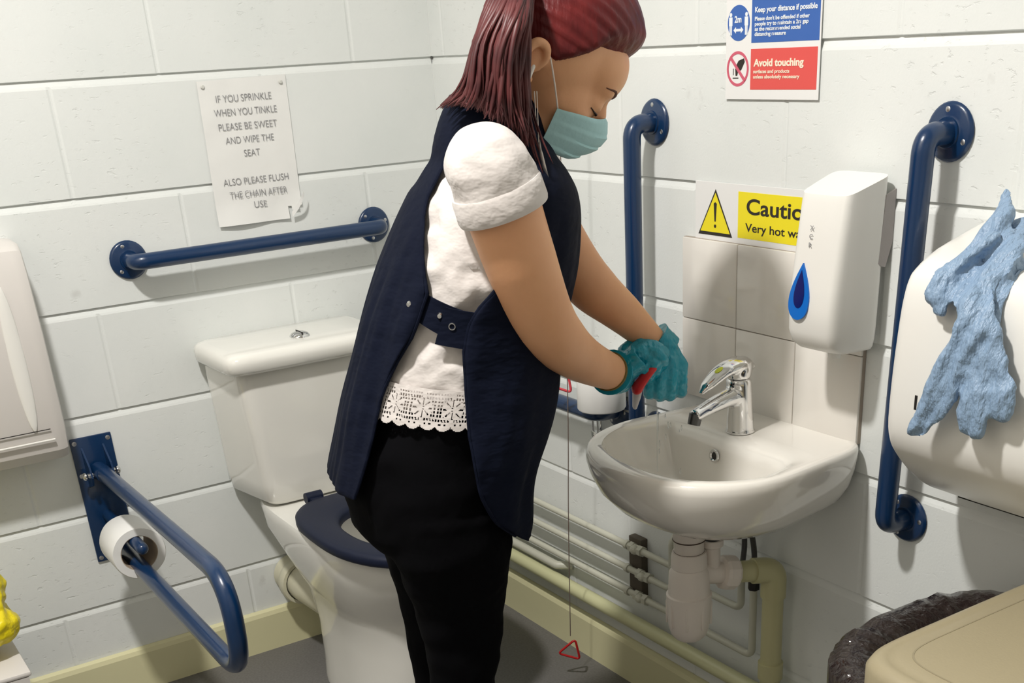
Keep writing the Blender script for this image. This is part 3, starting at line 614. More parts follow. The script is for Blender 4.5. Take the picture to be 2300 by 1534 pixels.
# mixer tap
ty = -1.205; tx = -.105
tp = thing('mixer_tap', (tx, ty, .745), 'chrome single lever mixer tap on the basin deck', 'tap')
Z = .746
sl = Vector((-.06, 0, 1)).normalized()
def frame_ring(c, rx, ry, dirx, n=28):
    d = Vector(dirx).normalized(); up_ = Vector((0, 1, 0)); t = d.cross(up_).normalized()
    return [c+rx*math.cos(2*PI*k/n)*t+ry*math.sin(2*PI*k/n)*up_ for k in range(n)]
rings = [frame_ring(Vector((tx, ty, Z)), .0265, .0265, (0, 0, 1)), frame_ring(Vector((tx, ty, Z+.003)), .0270, .0270, (0, 0, 1)), frame_ring(Vector((tx-.001, ty, Z+.006)), .0245, .0245, (0, 0, 1)), frame_ring(Vector((tx-.002, ty, Z+.045)), .0225, .0225, (0, 0, 1)), frame_ring(Vector((tx-.004, ty, Z+.075)), .0225, .0225, (0, 0, 1)), frame_ring(Vector((tx-.006, ty, Z+.094)), .0225, .0225, (0, 0, 1)), frame_ring(Vector((tx-.007, ty, Z+.099)), .020, .020, (0, 0, 1))]
body = loft(rings)
sp_ = smooth_path([(tx+.004, ty, Z+.070), (tx-.030, ty, Z+.068), (tx-.070, ty, Z+.060), (tx-.108, ty, Z+.050)], 5)
spout = tube(sp_, [.021, .0195, .017, .0155, .0135, .0125], 24, flat=.9)
bm = blend(join(body, spout), .0022, 8)
part('tap_body', bm, CHROME, tp)
part('aerator', tube([(tx-.103, ty, Z+.054), (tx-.108, ty, Z+.036)], [.0118, .0112], 20), mat('aerator_dark', (.1, .1, .1), .3, metal=.8), tp)
lever = smooth_path([(tx+.012, ty, Z+.118), (tx-.012, ty, Z+.124), (tx-.045, ty, Z+.117), (tx-.078, ty, Z+.099), (tx-.088, ty, Z+.091)], 5)
lv = join(tube(lever, [.016, .024, .022, .018, .013, .008], 24, flat=.55, round_ends=True), loft([frame_ring(Vector((tx-.007, ty, Z+.099)), .0215, .0215, (0, 0, 1)), frame_ring(Vector((tx-.006, ty, Z+.115)), .0235, .0235, (0, 0, 1)), frame_ring(Vector((tx-.003, ty, Z+.128)), .0205, .0205, (0, 0, 1)), frame_ring(Vector((tx-.001, ty, Z+.134)), .010, .010, (0, 0, 1))]))
lvo = part('lever', blend(lv, .0022, 8), CHROME, tp)
part('yellow_spot', ell((tx-.056, ty-.004, Z+.1225), (.009, .006, .0016), frame=Matrix.Rotation(-.45, 4, 'Y')), mat('lime_mark', (.45, .50, .02), .4), lvo)

# water trickling below the gloves
WAT = mat('water', (.9, .93, .95), .03, trans=1.)
WAT.node_tree.nodes['Principled BSDF'].inputs['IOR'].default_value = 1.33
bms = []; random.seed(3)
for k in range(9):
    x, y, z = -.262+random.uniform(-.02, .05), -1.172+random.uniform(-.03, .02), random.uniform(.70, .805)
    bms.append(ell((x, y, z), (.0012, .0012, random.uniform(.002, .007)), 8, 6))
bms += [tube(smooth_path([(-.2600, -1.165, .806), (-.262, -1.166, .76), (-.264, -1.168, .70)], 4), [.0018, .0013, .001], 8)]
w = part('water_drips', join(*bms), WAT, loc=(-.25, -1.17, .70)); tag(w, 'clear water dripping from the gloved hands into the basin', 'water', None, 'stuff')

# bottle trap
tr = thing('bottle_trap', (-.212, BY, .39), 'off-white plastic bottle trap hanging under the basin', 'waste trap')
c0 = (-.212, BY, 0)
part('tail_nut', lathe([(0, .607), (.033, .607), (.034, .598), (.031, .588), (.0305, .583)], c0), TRAPM, tr)
part('tail_pipe', lathe([(.0295, .586), (.0295, .566), (.0275, .563), (.0275, .540), (.026, .538)], c0), TRAPM, tr)
for r, z in ((.0315, .586), (.0296, .565), (.0275, .541), (.0395, .452)): part('seal_ring', lathe([(r, z+.0012), (r+.0012, z), (r, z-.0012)], c0), mat('seal_brown', (.06, .035, .02), .6), tr)
nut = part('compression_nut', lathe([(.026, .542), (.031, .541), (.033, .530), (.0335, .512), (.031, .509), (.031, .506), (0, .506)], c0), TRAPM, tr)
part('trap_body', lathe([(0, .512), (.031, .510), (.037, .500), (.0385, .47), (.039, .458), (.0425, .456), (.0425, .450), (0, .450)], c0), TRAPM, tr)
bm = lathe([(0, .452), (.0418, .451), (.0418, .44), (.0405, .41), (.038, .39), (.033, .374), (.026, .366), (0, .365)], c0, seg=48)
bm2 = join(bm, *[box(-.212+.0405*math.cos(a)-.003, -.212+.0405*math.cos(a)+.003, BY+.0405*math.sin(a)-.0015, BY+.0405*math.sin(a)+.0015, .395, .442, .001) for a in [k*PI/4 for k in range(8)]])
part('trap_bowl', bm2, TRAPM, tr)
dB = Vector((.155, -.035, -.03)).normalized(); pB = Vector((-.212, BY, .497))
part('outlet_branch', join(tube([pB+dB*.02, pB+dB*.075], .021, 24), tube([pB+dB*.048+Vector((0, 0, .005)), pB+dB*.048+Vector((0, 0, .062))], .0155, 20), lathe([(.0155, 0), (.021, .004), (.021, .016), (.0165, .016), (.0165, .006)], pB+dB*.048+Vector((0, 0, .052)))), TRAPM, tr)
part('inlet_void', lathe([(0, 0), (.0175, 0), (.0175, -.002)], pB+dB*.048+Vector((0, 0, .0675))), DARK, tr)
part('branch_nut', lathe([(.02, 0), (.031, .002), (.033, .008), (.033, .026), (.030, .031), (.02, .032)], pB+dB*.066, dB, 12), TRAPM, tr, smooth=False)
# waste pipe
YP = mat('cream_pipe_gloss', (.50, .48, .27), .35)
wp = thing('waste_pipe', (-.040, -1.235, 0), 'thick cream painted waste pipe with elbow running down to the floor below the basin', 'pipe')
e0 = pB+dB*.088; ex, ey = -.040, -1.236; ez = e0.z-.012
part('pipe_run', tube(fillet([e0, (ex, ey, ez), (ex, ey-.0, .001)], .030, 10), .0205, 26), YP, wp)
part('elbow', tube(fillet([Vector((ex, ey, ez))+(e0-Vector((ex, ey, ez))).normalized()*.045, (ex, ey, ez), (ex, ey, ez-.055)], .032, 12), .0245, 26), YP, wp)
part('socket', lathe([(.0205, 0), (.0245, .001), (.0245, .035), (.0205, .036)], (ex, ey, .235)), YP, wp)
# small supply pipes
PIPEM = mat('painted_copper', (.55, .55, .46), .35)
def pipe(label, pts, r=.0075, rad=.02, m=PIPEM, valve=None):
    t = thing('supply_pipe', pts[0], label, 'pipe', None)
    part('pipe_run', tube(fillet(pts, rad, 8), r, 16), m, t)
    if valve is not None:
        z, x = valve[2], valve[0]
        p = Vector(valve)
        v = part('isolation_valve', join(lathe([(.0075, 0), (.0125, 0), (.0125, .012), (.0105, .013), (.0105, .030), (.0125, .031), (.0125, .043), (.0075, .043)], p, (0, -1, 0), 6), ell(p+Vector((-.006, -.021, 0)), (.011, .0125, .011), 14, 8)), PIPEM, t, smooth=False)
    return t
pipe('top thin painted pipe of the three below the basin', [(-.028, -.001, .366), (-.028, -.935, .366), (-.028, -.935, .62)], valve=(-.028, -.775, .366))
pipe('middle thin painted pipe of the three below the basin', [(-.028, -.001, .309), (-.028, -.918, .309), (-.028, -.918, .42), (-.012, -.918, .44)], valve=(-.028, -.80, .309))
pipe('lowest thin painted pipe of the three, turning up beside the thick waste pipe', [(-.028, -.001, .252), (-.028, -1.170, .252), (-.028, -1.170, .405)], valve=(-.028, -.79, .252))
pipe('short thin painted pipe with bend behind the bottle trap', [(-.028, -1.0, .345), (-.028, -1.135, .345), (-.028, -1.135, .43)])
bk = thing('pipe_bracket', (0, -.765, .31), 'small dark bracket board holding the thin pipes below the basin', 'bracket')
part('board', box(-.019, -.0005, -.80, -.755, .235, .385, .002), mat('bracket_dark', (.09, .075, .055), .7), bk, smooth=False)
for z in (.366, .309, .252):
    part('pipe_clip', lathe([(.0078, 0), (.0105, 0), (.0105, .01), (.0078, .01), (.0078, 0)], (-.028, -.757, z), (0, -1, 0), 16), PIPEM, bk)
lp = thing('heating_pipe', (-.035, -.02, .18), 'long cream painted pipe running along the right wall just over the skirting', 'pipe')
part('pipe_run', tube([(-.034, -.001, .183), (-.034, -3.04, .183)], .0165, 24), mat('cream_pipe_paint', (.60, .60, .36), .3), lp)
lp = thing('heating_pipe', (-.03, -.02, .225), 'thinner grey-cream painted pipe above the long cream skirting pipe', 'pipe')
part('pipe_run', tube(fillet([(-.030, -.001, .219), (-.030, -.47, .219), (-.001, -.50, .219)], .015), .0105, 20), PIPEM, lp)
# tap tails
tt = thing('tap_tails', (-.105, ty, .44), 'dark flexible tap hoses hanging behind the bottle trap', 'hose')
part('hose', tube(smooth_path([(tx-.008, ty-.006, .66), (tx+.02, -1.20, .60), (-.045, -1.185, .50), (-.028, -1.170, .408)], 6), .0055, 12), HOSE, tt)
part('hose', tube(smooth_path([(tx+.008, ty+.008, .66), (tx+.03, -1.175, .60), (-.032, -1.145, .50), (-.028, -1.135, .432)], 6), .0055, 12), HOSE, tt)
part('hose_nut', lathe([(.006, 0), (.0115, .001), (.0115, .022), (.006, .023)], (-.028, -1.170, .400), (0, 0, 1), 6), DARK, tt, smooth=False)

# pull cord
pc = thing('emergency_pull_cord', (-.112, -.655, .06), 'thin alarm pull cord with red triangular handles hanging in the corner beside the basin', 'pull cord')
part('cord', tube(smooth_path([(-.112, -.70, 2.715), (-.112, -.69, 1.4), (-.112, -.676, .75), (-.112, -.655, .42), (-.112, -.640, .115)], 8), .0011, 8), mat('cord_grey', (.16, .12, .10), .8), pc)
def tri(c, s, rot, m=REDP):
    R_ = Matrix.Rotation(rot, 4, (.55, .83, 0)) ; pts = [Vector(c)+R_ @ (Vector((.83, -.55, 0))*s*math.cos(a)+Vector((0, 0, 1))*s*math.sin(a)) for a in (PI/2, PI/2+2*PI/3, PI/2+4*PI/3)]
    mid = (pts[0]+pts[1])/2
    return tube(fillet([mid, pts[1], pts[2], pts[0], mid], .006, 5), .0028, 10)
part('triangle_handle', tri((-.112, -.650, .735), .036, .38), mat('handle_pinkred', (.62, .06, .08), .4), pc)
part('triangle_handle', tri((-.112, -.640, .075), .032, .35), mat('handle_red', (.45, .008, .01), .4), pc)

# ------------------------------------------------------------------ bin
bn = thing('waste_bin', (-.22, -1.95, 0), 'large bin with beige lid and dark liner in the bottom right corner', 'bin')
def rr2(cx, cy, hx, hy, z, e=.42, n=56, jit=0., seed=0):
    o = srect(cx, cy, hx, hy, z, e, n)
    if jit:
        for i, p in enumerate(o): k = 1+jit*noise.noise(Vector((math.cos(2*PI*i/n)*2.2+seed, math.sin(2*PI*i/n)*2.2, z*9+seed))); p.x = cx+(p.x-cx)*k; p.y = cy+(p.y-cy)*k
    return o
part('bin_body', loft([rr2(-.225, -1.955, .15, .19, .002), rr2(-.225, -1.955, .195, .235, .54), rr2(-.225, -1.955, .200, .240, .575), rr2(-.225, -1.955, .195, .235, .578)]), BLACKP, bn, angle=40)
rings = []
for i, (dx, z) in enumerate([(.000, .42), (.008, .45), (.016, .50), (.020, .56), (.022, .592), (.012, .604), (-.004, .606), (-.03, .598), (-.05, .57)]):
    rings.append([Vector((p.x, p.y+.022*max(0, (p.y+1.955)/.24)*(1 if z > .5 else .3), p.z+.008*noise.noise(Vector((j*.35, 0, 0))))) for j, p in enumerate(rr2(-.225, -1.955, .197+dx, .237+dx+.014, z, e=.62, jit=.035, n=160))])
bm = loft(rings, cap=False)
part('bin_liner', bm, LINER, bn, angle=80)
def lidr(inset, z, dz=0): return rr2(-.235, -2.045, .222-inset, .255-inset, z, e=.25, n=72)
lid = loft([lidr(.006, .604), lidr(.0, .608), lidr(0, .642), lidr(.005, .652), lidr(.014, .6565), lidr(.020, .6555), lidr(.024, .6545), lidr(.030, .6565), lidr(.045, .6585), lidr(.16, .660)])
part('bin_lid', lid, BEIGE, bn, angle=60)
part('lid_inset_line', loft([lidr(.0435, .6582), lidr(.0435, .6590), lidr(.0455, .6590), lidr(.0455, .6582)], cap=False), mat('beige_dark', (.30, .26, .17), .5), bn, angle=30)
# ------------------------------------------------------------------ person
psi = math.radians(-12); PF = Vector((math.cos(psi), math.sin(psi), 0)); PL = Vector((-math.sin(psi), math.cos(psi), 0))
pe = thing('person', (-.66, -1.08, 0), 'woman with red ponytail, face mask and navy tabard washing gloved hands at the basin', 'person')
RG = np.array(DATA['rings'])
def ringv(z): return [float(np.interp(z, RG[:, 0], RG[:, k])) for k in (1, 2, 3, 4)]
def rp(z, th, sc=1., off=0.):
    z = float(z); th = float(th)
    cx, cy, a, b = ringv(z); return Vector((cx, cy, z))+PF*((a*sc+off)*math.cos(th))-PL*((b*sc+off)*math.sin(th))
def ering(c, a, b, z=None, n=48, e=1.):
    c = Vector(c)
    if z is not None: c.z = z
    out = []
    for k in range(n):
        t = 2*PI*k/n; cc, s = math.cos(t), math.sin(t)
        out.append(c+PF*a*math.copysign(abs(cc)**e, cc)-PL*b*math.copysign(abs(s)**e, s))
    return out
def cen(z): v = ringv(z); return Vector((v[0], v[1], z))
V = Vector
armN = [V(p) for p in DATA['armN']]; armN[-1] = V(DATA['Rwrist'][0]); armF = [V(p) for p in DATA['armF']]
# ---- head frame
ph = math.radians(-20); pt = math.radians(33)
HF = V((math.cos(ph)*math.cos(pt), math.sin(ph)*math.cos(pt), -math.sin(pt))); HU = V((math.cos(ph)*math.sin(pt), math.sin(ph)*math.sin(pt), math.cos(pt))); HL = V((-math.sin(ph), math.cos(ph), 0))
HS = 1.12
HC = V(DATA['ear'])+HL*.074*HS
HM = Matrix((HF, HL, HU)).transposed().to_4x4(); HM = HM @ Matrix.Scale(HS, 4); HM.translation = HC
def H(f, l, u): return HM @ V((f, l, u))
HROT = HM.to_3x3().to_4x4()
def hell(c, r, seg=28, rings=18): return ell(H(*c), r, seg, rings, frame=HROT)

# ---- body (skin) : one continuous mesh
nb = V((-.552, -1.152, 1.262))
bl = []
bl.append(hell((.016, 0, .052), (.088, .078, .088)))
bl.append(hell((.050, 0, -.003), (.055, .060, .058)))
bl.append(hell((.070, 0, .050), (.053, .062, .048)))
bl.append(hell((.042, 0, -.044), (.046, .048, .034)))
bl.append(hell((.070, 0, -.060), (.018, .022, .016)))
bl.append(tube([H(.104, 0, .024), H(.114, 0, .006), H(.117, 0, -.010)], [.010, .011, .013], 14, round_ends=True))
for s in (-1, 1):
    bl.append(hell((.100, .028*s, .028), (.010, .022, .008)))                # brow ridge
    bl.append(hell((.090, .031*s, .008), (.0150, .0175, .0125)))              # eyelid
    bl.append(hell((.075, .037*s, -.018), (.022, .021, .020)))               # cheek
    bl.append(hell((-.004, .078*s, .012), (.010, .0075, .018)))
bl.append(tube(smooth_path([H(.006, 0, -.005), H(-.004, 0, -.050), nb+V((0, 0, .01)), nb-V((0, 0, .05))], 5), [.052, .048, .050, .066], 24, flat=.95))
# trunk core under the clothes
bl.append(loft([ering(cen(z), a, b, z) for z, a, b in ((.74, .10, .13), (.85, .105, .14), (.95, .09, .12), (1.05, .10, .125), (1.14, .10, .135), (1.20, .08, .14), (1.24, .055, .13), (1.27, .04, .07))]))
bl.append(tube(smooth_path(armN, 5), [.046, .051, .0525, .0505, .046, .043, .036, .0285], 24, round_ends=True))
bl.append(tube(smooth_path(armF[:-1]+[armF[-1].lerp(V(DATA['Lpalm'][0]), .5)], 5), [.048, .046, .044, .041, .033, .021], 24, round_ends=True))
bl.append(ell(V(DATA['armN'][0])-V((0, 0, .005)), (.052, .052, .05)))
body = blend(join(*bl), .0052, 7)
from mathutils.bvhtree import BVHTree
BV = BVHTree.FromBMesh(body)
def on_skin(p, lift=.0006):
    q, n_, i_, d_ = BV.find_nearest(p); return q+n_*lift
part('body', body, SKIN, pe, angle=180)
# ears
for s in (-1, 1):
    HE = lambda f, l, u: H(f*.72-.010, l, u*.80-.002)
    hx = smooth_path([HE(.010, .080*s, .004), HE(.016, .083*s, .022), HE(.006, .088*s, .036), HE(-.012, .091*s, .034), HE(-.020, .091*s, .014), HE(-.014, .088*s, -.008), HE(-.002, .084*s, -.022), HE(.006, .080*s, -.014)], 5)
    ear = join(tube(hx, [.004, .0055, .0065, .0065, .006, .006, .0075, .006], 10, round_ends=True), hell((-.012, .080*s, .008), (.011, .005, .019)))
    part('ear', blend(ear, .0022, 4), SKIN, pe, angle=180)
    # lashes and brow
    part('eyelashes', tube([on_skin(q) for q in smooth_path([H(.087, .048*s, .002), H(.1005, .041*s, -.002), H(.1055, .031*s, -.003), H(.1025, .022*s, .001)], 5)], [.0008, .0016, .0016, .0008], 8), LIPS, pe)
    part('eyebrow', tube([on_skin(q, .0002) for q in smooth_path([H(.092, .050*s, .031), H(.1060, .040*s, .034), H(.1130, .027*s, .031), H(.1150, .017*s, .027)], 5)], [.0010, .0026, .0028, .0012], 8, flat=.7), mat('brow_brown', (.12, .045, .025), .7), pe)

# ---- hair
cap = hell((.028, 0, .060), (.106, .087, .096), 128, 90)
Hinv = HM.inverted()
for v in cap.verts:
    q = Hinv @ v.co
    f, l, u = q
    # hairline: distance above a curve; below it the shell dives under the skin
    al = abs(l)
    line = .072 if f > .065 else (.020+(f-.015)/.05*.052 if f > .015 else (.020 if f > -.02 else (.020-(-.02-f)*2.2)))
    line -= max(0, (al-.045))*.35
    if f < -.04: line = -.02-(-.04-f)*.3
    d = (u-line)
    k = max(0, min(1, d/(.016+.026*max(0, min(1, (f-.05)/.04))))); k = k*k*(3-2*k)
    c = V((.030, 0, .050)); sc = .74+.26*k
    q2 = c+(q-c)*sc
    ang = math.atan2(l, u-.03)
    q2 += (q2-c).normalized()*(.0009*math.sin(ang*46+f*25)+.0022*noise.noise(V((ang*16, f*6, 0))))*k
    v.co = HM @ q2
part('hair', cap, HAIR, pe, angle=180)
part('hair_bobble', tube([H(-.050, .0, .118), H(-.062, .0, .130)], [.026, .027], 24), DARK, pe)
random.seed(11); st = []
def lerp(a, b, t): return a+(b-a)*t
PN = [[V(p) for p in c] for c in DATA['pony']]
knot = H(-.060, .0, .126)
dn = V((.559, .829, 0))
for k in range(420):
    t = random.random()*(len(PN)-1)*.999; i = int(t); fr_ = t-i; dep = random.uniform(-.028, .020)
    pts = [lerp(PN[i][j], PN[i+1][j], fr_) for j in range(5)]
    pts[0] = knot+V((random.uniform(-.012, .012), random.uniform(-.012, .012), random.uniform(-.01, .012)))
    for j in range(1, 5): pts[j] = pts[j]+dn*dep*(1 if j > 1 else .7)+V((random.uniform(-.005, .005), random.uniform(-.005, .005), 0))*j*.5
    e = random.uniform(.78, 1.04); last = pts[4]; pts[4] = lerp(pts[3], last, e*.98+.0)
    w = random.uniform(.0014, .0040)
    st.append(tube(smooth_path(pts, 4), [w*.9, w*1.25, w*1.2, w*1.0, w*.15], 6, flat=.55))
part('ponytail', join(*st), HAIR2, pe, angle=180)
st = []
NL = [V(p) for p in DATA['necklock']]
for k in range(9):
    o = V((random.uniform(-.008, .008), random.uniform(-.008, .008), random.uniform(-.006, .006)))
    pts = [p+o*(.6+.5*j) for j, p in enumerate(NL)]
    if k > 5: pts = pts[:3]
    st.append(tube(smooth_path(pts, 4), [.0030, .0030, .0024, .0005], 6, flat=.6))
part('loose_lock', join(*st), HAIR2, pe, angle=180)

# ---- face mask : panel wrapped over nose, cheeks and chin
NM, MMv = 40, 22; g = {}; bm = bmesh.new()
for i in range(NM+1):
    a = -1+2*i/NM; phi = a*math.radians(74)
    for j in range(MMv+1):
        t = j/MMv                      # 0 top .. 1 bottom
        at = abs(a)
        # centre profile (f,u), side profile (f,u)
        cf = float(np.interp(t, [0, .25, .5, .75, 1], [.119, .131, .130, .120, .104])); cu = .003-.062*t
        sf = float(np.interp(t, [0, .5, 1], [.045, .047, .049])); su = -.022-.049*t
        w = math.sin(at*PI/2)**1.0; s = math.cos(at*PI/2)
        f = sf+(cf-sf)*s**.85; u = su+(cu-su)*s**1.1
        l = math.copysign(.0655*math.sin(at*PI/2)**.8, a)*(1-.14*t)
        pl = (t*3.4) % 1; step = .0030*(1-pl)*(1 if 0.02 < t < .98 else 0)*(1-at**4)
        d = V((s, math.copysign(w, a), 0)).normalized() if at > 0 else V((1, 0, 0))
        g[i, j] = bm.verts.new(H(f+d.x*step, l+d.y*step, u-.001*math.sin(a*9)))
for i in range(NM):
    for j in range(MMv): bm.faces.new((g[i, j], g[i+1, j], g[i+1, j+1], g[i, j+1]))
mk = part('face_mask', modded(bm, [('SOLIDIFY', dict(thickness=.0018, offset=0))]), MASKM, pe, angle=50)
def mp(i, j): return g_[i, j]
for s in (-1, 1):
    top = H(.045, .0655*s, -.021); bot = H(.049, .0565*s, -.076)
    part('ear_loop', join(tube(smooth_path([top, H(.025, .077*s, .000), H(.004, .082*s, .022), H(-.010, .086*s, .030)], 5), .0012, 8), tube(smooth_path([bot, H(.026, .070*s, -.055), H(-.012, .086*s, -.025), H(-.022, .091*s, .005)], 5), .0012, 8)), MASKT, mk)
# earring
ER = [V(p) for p in DATA['earring']]
eb = [tube([ER[0], ER[1]], .0007, 6), tube([ER[0]+V((.002, -.003, 0)), ER[2]], .0006, 6), tube([ER[1], ER[3]], .0006, 6), tube([ER[2], (ER[3]+ER[2])/2, ER[3], ER[4]], [.001, .0042, .005, .0012], 8, flat=.2)]
er = part('earring', join(*eb), mat('silver', (.7, .66, .6), .3, metal=.9), pe, label='long dangling silver earring')
part('earphone', tube([H(-.008, -.082, .002), H(-.006, -.086, -.016)], [.0035, .0020], 10, round_ends=True), WPLAS, pe)

# ---- t-shirt
SH = .93
def srow(z, a=None, b=None, dc=V((0, 0, 0))):
    v = ringv(z); return ering(cen(z)+dc, v[2]*SH if a is None else a, v[3]*SH if b is None else b, z)
rows = [srow(z) for z in (.915, .93, .96, .99, 1.02, 1.06, 1.10, 1.14, 1.17, 1.20, 1.22)]
rows += [ering(cen(1.24), .074, .150, 1.238), ering(V((-.556, -1.152, 0)), .066, .122, 1.254), ering(V((-.555, -1.152, 0)), .062, .096, 1.270), ering(nb, .058, .072, 1.288), ering(nb, .052, .058, 1.300)]
tors = loft(rows)
A0, A1, A2, A3 = armN[:4]
sN = tube(smooth_path([A0-V((-.02, -.05, .004)), A0, A1, A2+(A3-A2)*.03], 6), [.050, .054, .058, .061, .0625], 30)
B0, B1 = armF[0], armF[1]
sF = tube([B0-V((.02, -.0, -.02)), B0, B1+(B0-B1)*.1], [.055, .060, .060], 30)
sh = blend(join(tors, sN, sF), .0052, 6)
def fold(p):
    q = V((p.x*16, p.y*12, p.z*30+p.x*14)); return noise.noise(q)+.5*noise.noise(p*42)-.8*abs(noise.noise(V((p.x*10+3, p.y*9, p.z*26-p.x*10))))
arm_c = (A0+A2)/2
wrinkle(sh, .0085, lambda p: fold(p)*(.30 if (p-arm_c).length < .11 else 1))
ts = part('t_shirt', sh, SHIRT, pe, angle=180)
# rolled cuff on near sleeve
dd = (A3-A2).normalized(); cc = A2+(A3-A2)*.03
part('sleeve_cuff', tube([cc-dd*.034, cc-dd*.030, cc-dd*.004, cc+dd*.001, cc-dd*.002], [.0605, .0625, .0635, .0620, .055], 40), SHIRT, ts, angle=60)
# lace hem: real openwork strip following the hips
LW, LH = 620, 46; bm = bmesh.new(); g = {}
def lace_open(u, v):
    """u in cm along, v 0 top..1 bottom ; True where there is a hole"""
    y = v*5.9; per = 4.4; x = (u % per)-per/2
    if y > 5.15+.62*abs(math.sin(PI*u/2.2))**.7: return True
    for y0, y1 in ((.45, .80), (1.0, 1.35), (4.05, 4.55)):
        if y0 < y < y1 and abs(x) > .38 and ((u+.25*y)*2.35) % 1 < .56: return True
    fy = y-2.7; r = math.hypot(x, fy*1.05); th = math.atan2(fy, x)
    if .16 < r < .30: return abs(math.sin(th*4)) < .6
    if .42 < r < 1.45 and abs(math.sin(th*4)) < .13+.16*r: return True
    if 1.58 < r and 1.5 < y < 3.95 and (u*2.2) % 1 < .55 and (y*2.0) % 1 < .6: return True
    if 4.75 < y < 5.05 and (u*1.364) % 1 < .40 and abs(math.sin(PI*u/2.2)) > .45: return True
    return False
hz = lambda th: .955-.014*(1-max(0, min(1, (math.degrees(th)-98)/50)))      # top height by angle
per_cm = []; acc = 0; pp = None
ths = [math.radians(-60+300*i/LW) for i in range(LW+1)]
for i, th in enumerate(ths):
    p = rp(.92, th, SH); acc += (p-pp).length*100 if pp else 0; per_cm.append(acc); pp = p
    for j in range(LH+1):
        z = hz(th)-.058*j/LH; g[i, j] = bm.verts.new(rp(z, th, SH, .0035+.0012*math.sin(per_cm[i]*1.3+j*.08)))
for i in range(LW):
    for j in range(LH):
        if not lace_open(per_cm[i], (j+.5)/LH): bm.faces.new((g[i, j], g[i+1, j], g[i+1, j+1], g[i, j+1]))
bmesh.ops.delete(bm, geom=[v for v in bm.verts if not v.link_faces], context='VERTS')
part('lace_trim', modded(bm, [('SOLIDIFY', dict(thickness=.0012, offset=1))]), SHIRT, ts, smooth=False, label='openwork crocheted lace hem')

# ---- trousers
def off(s, z, d=0): return V((-.60, -1.12, z))+V((.829, -.559, 0))*s+V((.559, .829, 0))*d
hipc = lambda z: off(-.078, z)
tl = [loft([ering(cen(.935), .135, .150, .935), ering(cen(.90), .142, .160, .90), ering(off(-.062, .84), .142, .170, .84), ering(off(-.082, .77), .140, .176, .77), ering(off(-.085, .70), .128, .168, .70), ering(off(-.080, .66), .10, .15, .66)])]
for s in (-1, 1):   # -1 near leg, +1 far leg
    lc = [(.74, -.078, .098), (.66, -.072, .092), (.58, -.067, .078), (.50, -.066, .065), (.42, -.072, .055), (.34, -.074, .050), (.2, -.078, .048), (.05, -.082, .048)]
    tl.append(loft([ering(off(a, z)+PL*(.085 if z > .6 else .066)*s, r*1.04, r*.94, z, 32) for z, a, r in lc]))
tb_ = blend(join(*tl), .0068, 5)
wrinkle(tb_, .006, lambda p: noise.noise(V((p.x*12, p.y*12, p.z*22)))-.5*abs(noise.noise(p*24)))
part('trousers', tb_, TROUS, pe, angle=180)
for s in (-1, 1):
    c = off(-.070, 0)+PL*.072*s
    sbm = blend(join(ell(c+PF*.055+V((0, 0, .030)), (.115, .040, .030), frame=Matrix.Rotation(psi, 4, 'Z')), ell(c-PF*.03+V((0, 0, .045)), (.055, .036, .045), frame=Matrix.Rotation(psi, 4, 'Z'))), .005, 4)
    for v in sbm.verts: v.co.z = max(v.co.z, .001)
    part('shoe', sbm, mat('black_shoe', (.01, .01, .01), .4), pe)

# ---- tabard
TBK = [(.76, 156), (.80, 153), (.84, 151), (.88, 149), (.94, 148), (.98, 144), (1.00, 141), (1.02, 138), (1.04, 137), (1.08, 137), (1.10, 142), (1.12, 147), (1.14, 152), (1.16, 157), (1.18, 163), (1.20, 167), (1.25, 168), (1.264, 157), (1.276, 143), (1.286, 112), (1.34, 112)]
TFR = [(.64, 24), (.66, 33), (.68, 46), (.70, 56), (.72, 65), (.74, 73), (.76, 78), (.78, 83), (.80, 87), (.84, 93), (.88, 98), (.92, 101), (.96, 104), (1.0, 108), (1.04, 109), (1.06, 106), (1.08, 101), (1.10, 97), (1.14, 92), (1.18, 88), (1.252, 82), (1.264, 79), (1.276, 87), (1.286, 112), (1.34, 112)]
def ti(tab, z): return float(np.interp(z, [a for a, b in tab], [b for a, b in tab]))
TOPC = [(1.225, None), (1.240, (.082, .150)), (1.252, (.079, .128)), (1.264, (.076, .105)), (1.278, (.074, .096)), (1.290, (.072, .088)), (1.302, (.069, .078)), (1.314, (.065, .069)), (1.326, (.061, .062))]
def tab_pt(z, th):
    z = float(z)
    if z <= 1.225: return rp(z, th)
    a = float(np.interp(z, [q[0] for q in TOPC], [ringv(1.225)[2]]+[q[1][0] for q in TOPC[1:]])); b = float(np.interp(z, [q[0] for q in TOPC], [ringv(1.225)[3]]+[q[1][1] for q in TOPC[1:]]))
    k = min(1, (z-1.225)/.03); c = cen(1.225).lerp(V((nb.x, nb.y, 0)), k); c.z = z
    if z > 1.27: c += PF*(z-1.27)*.2
    return c+PF*a*math.cos(th)-PL*b*math.sin(th)
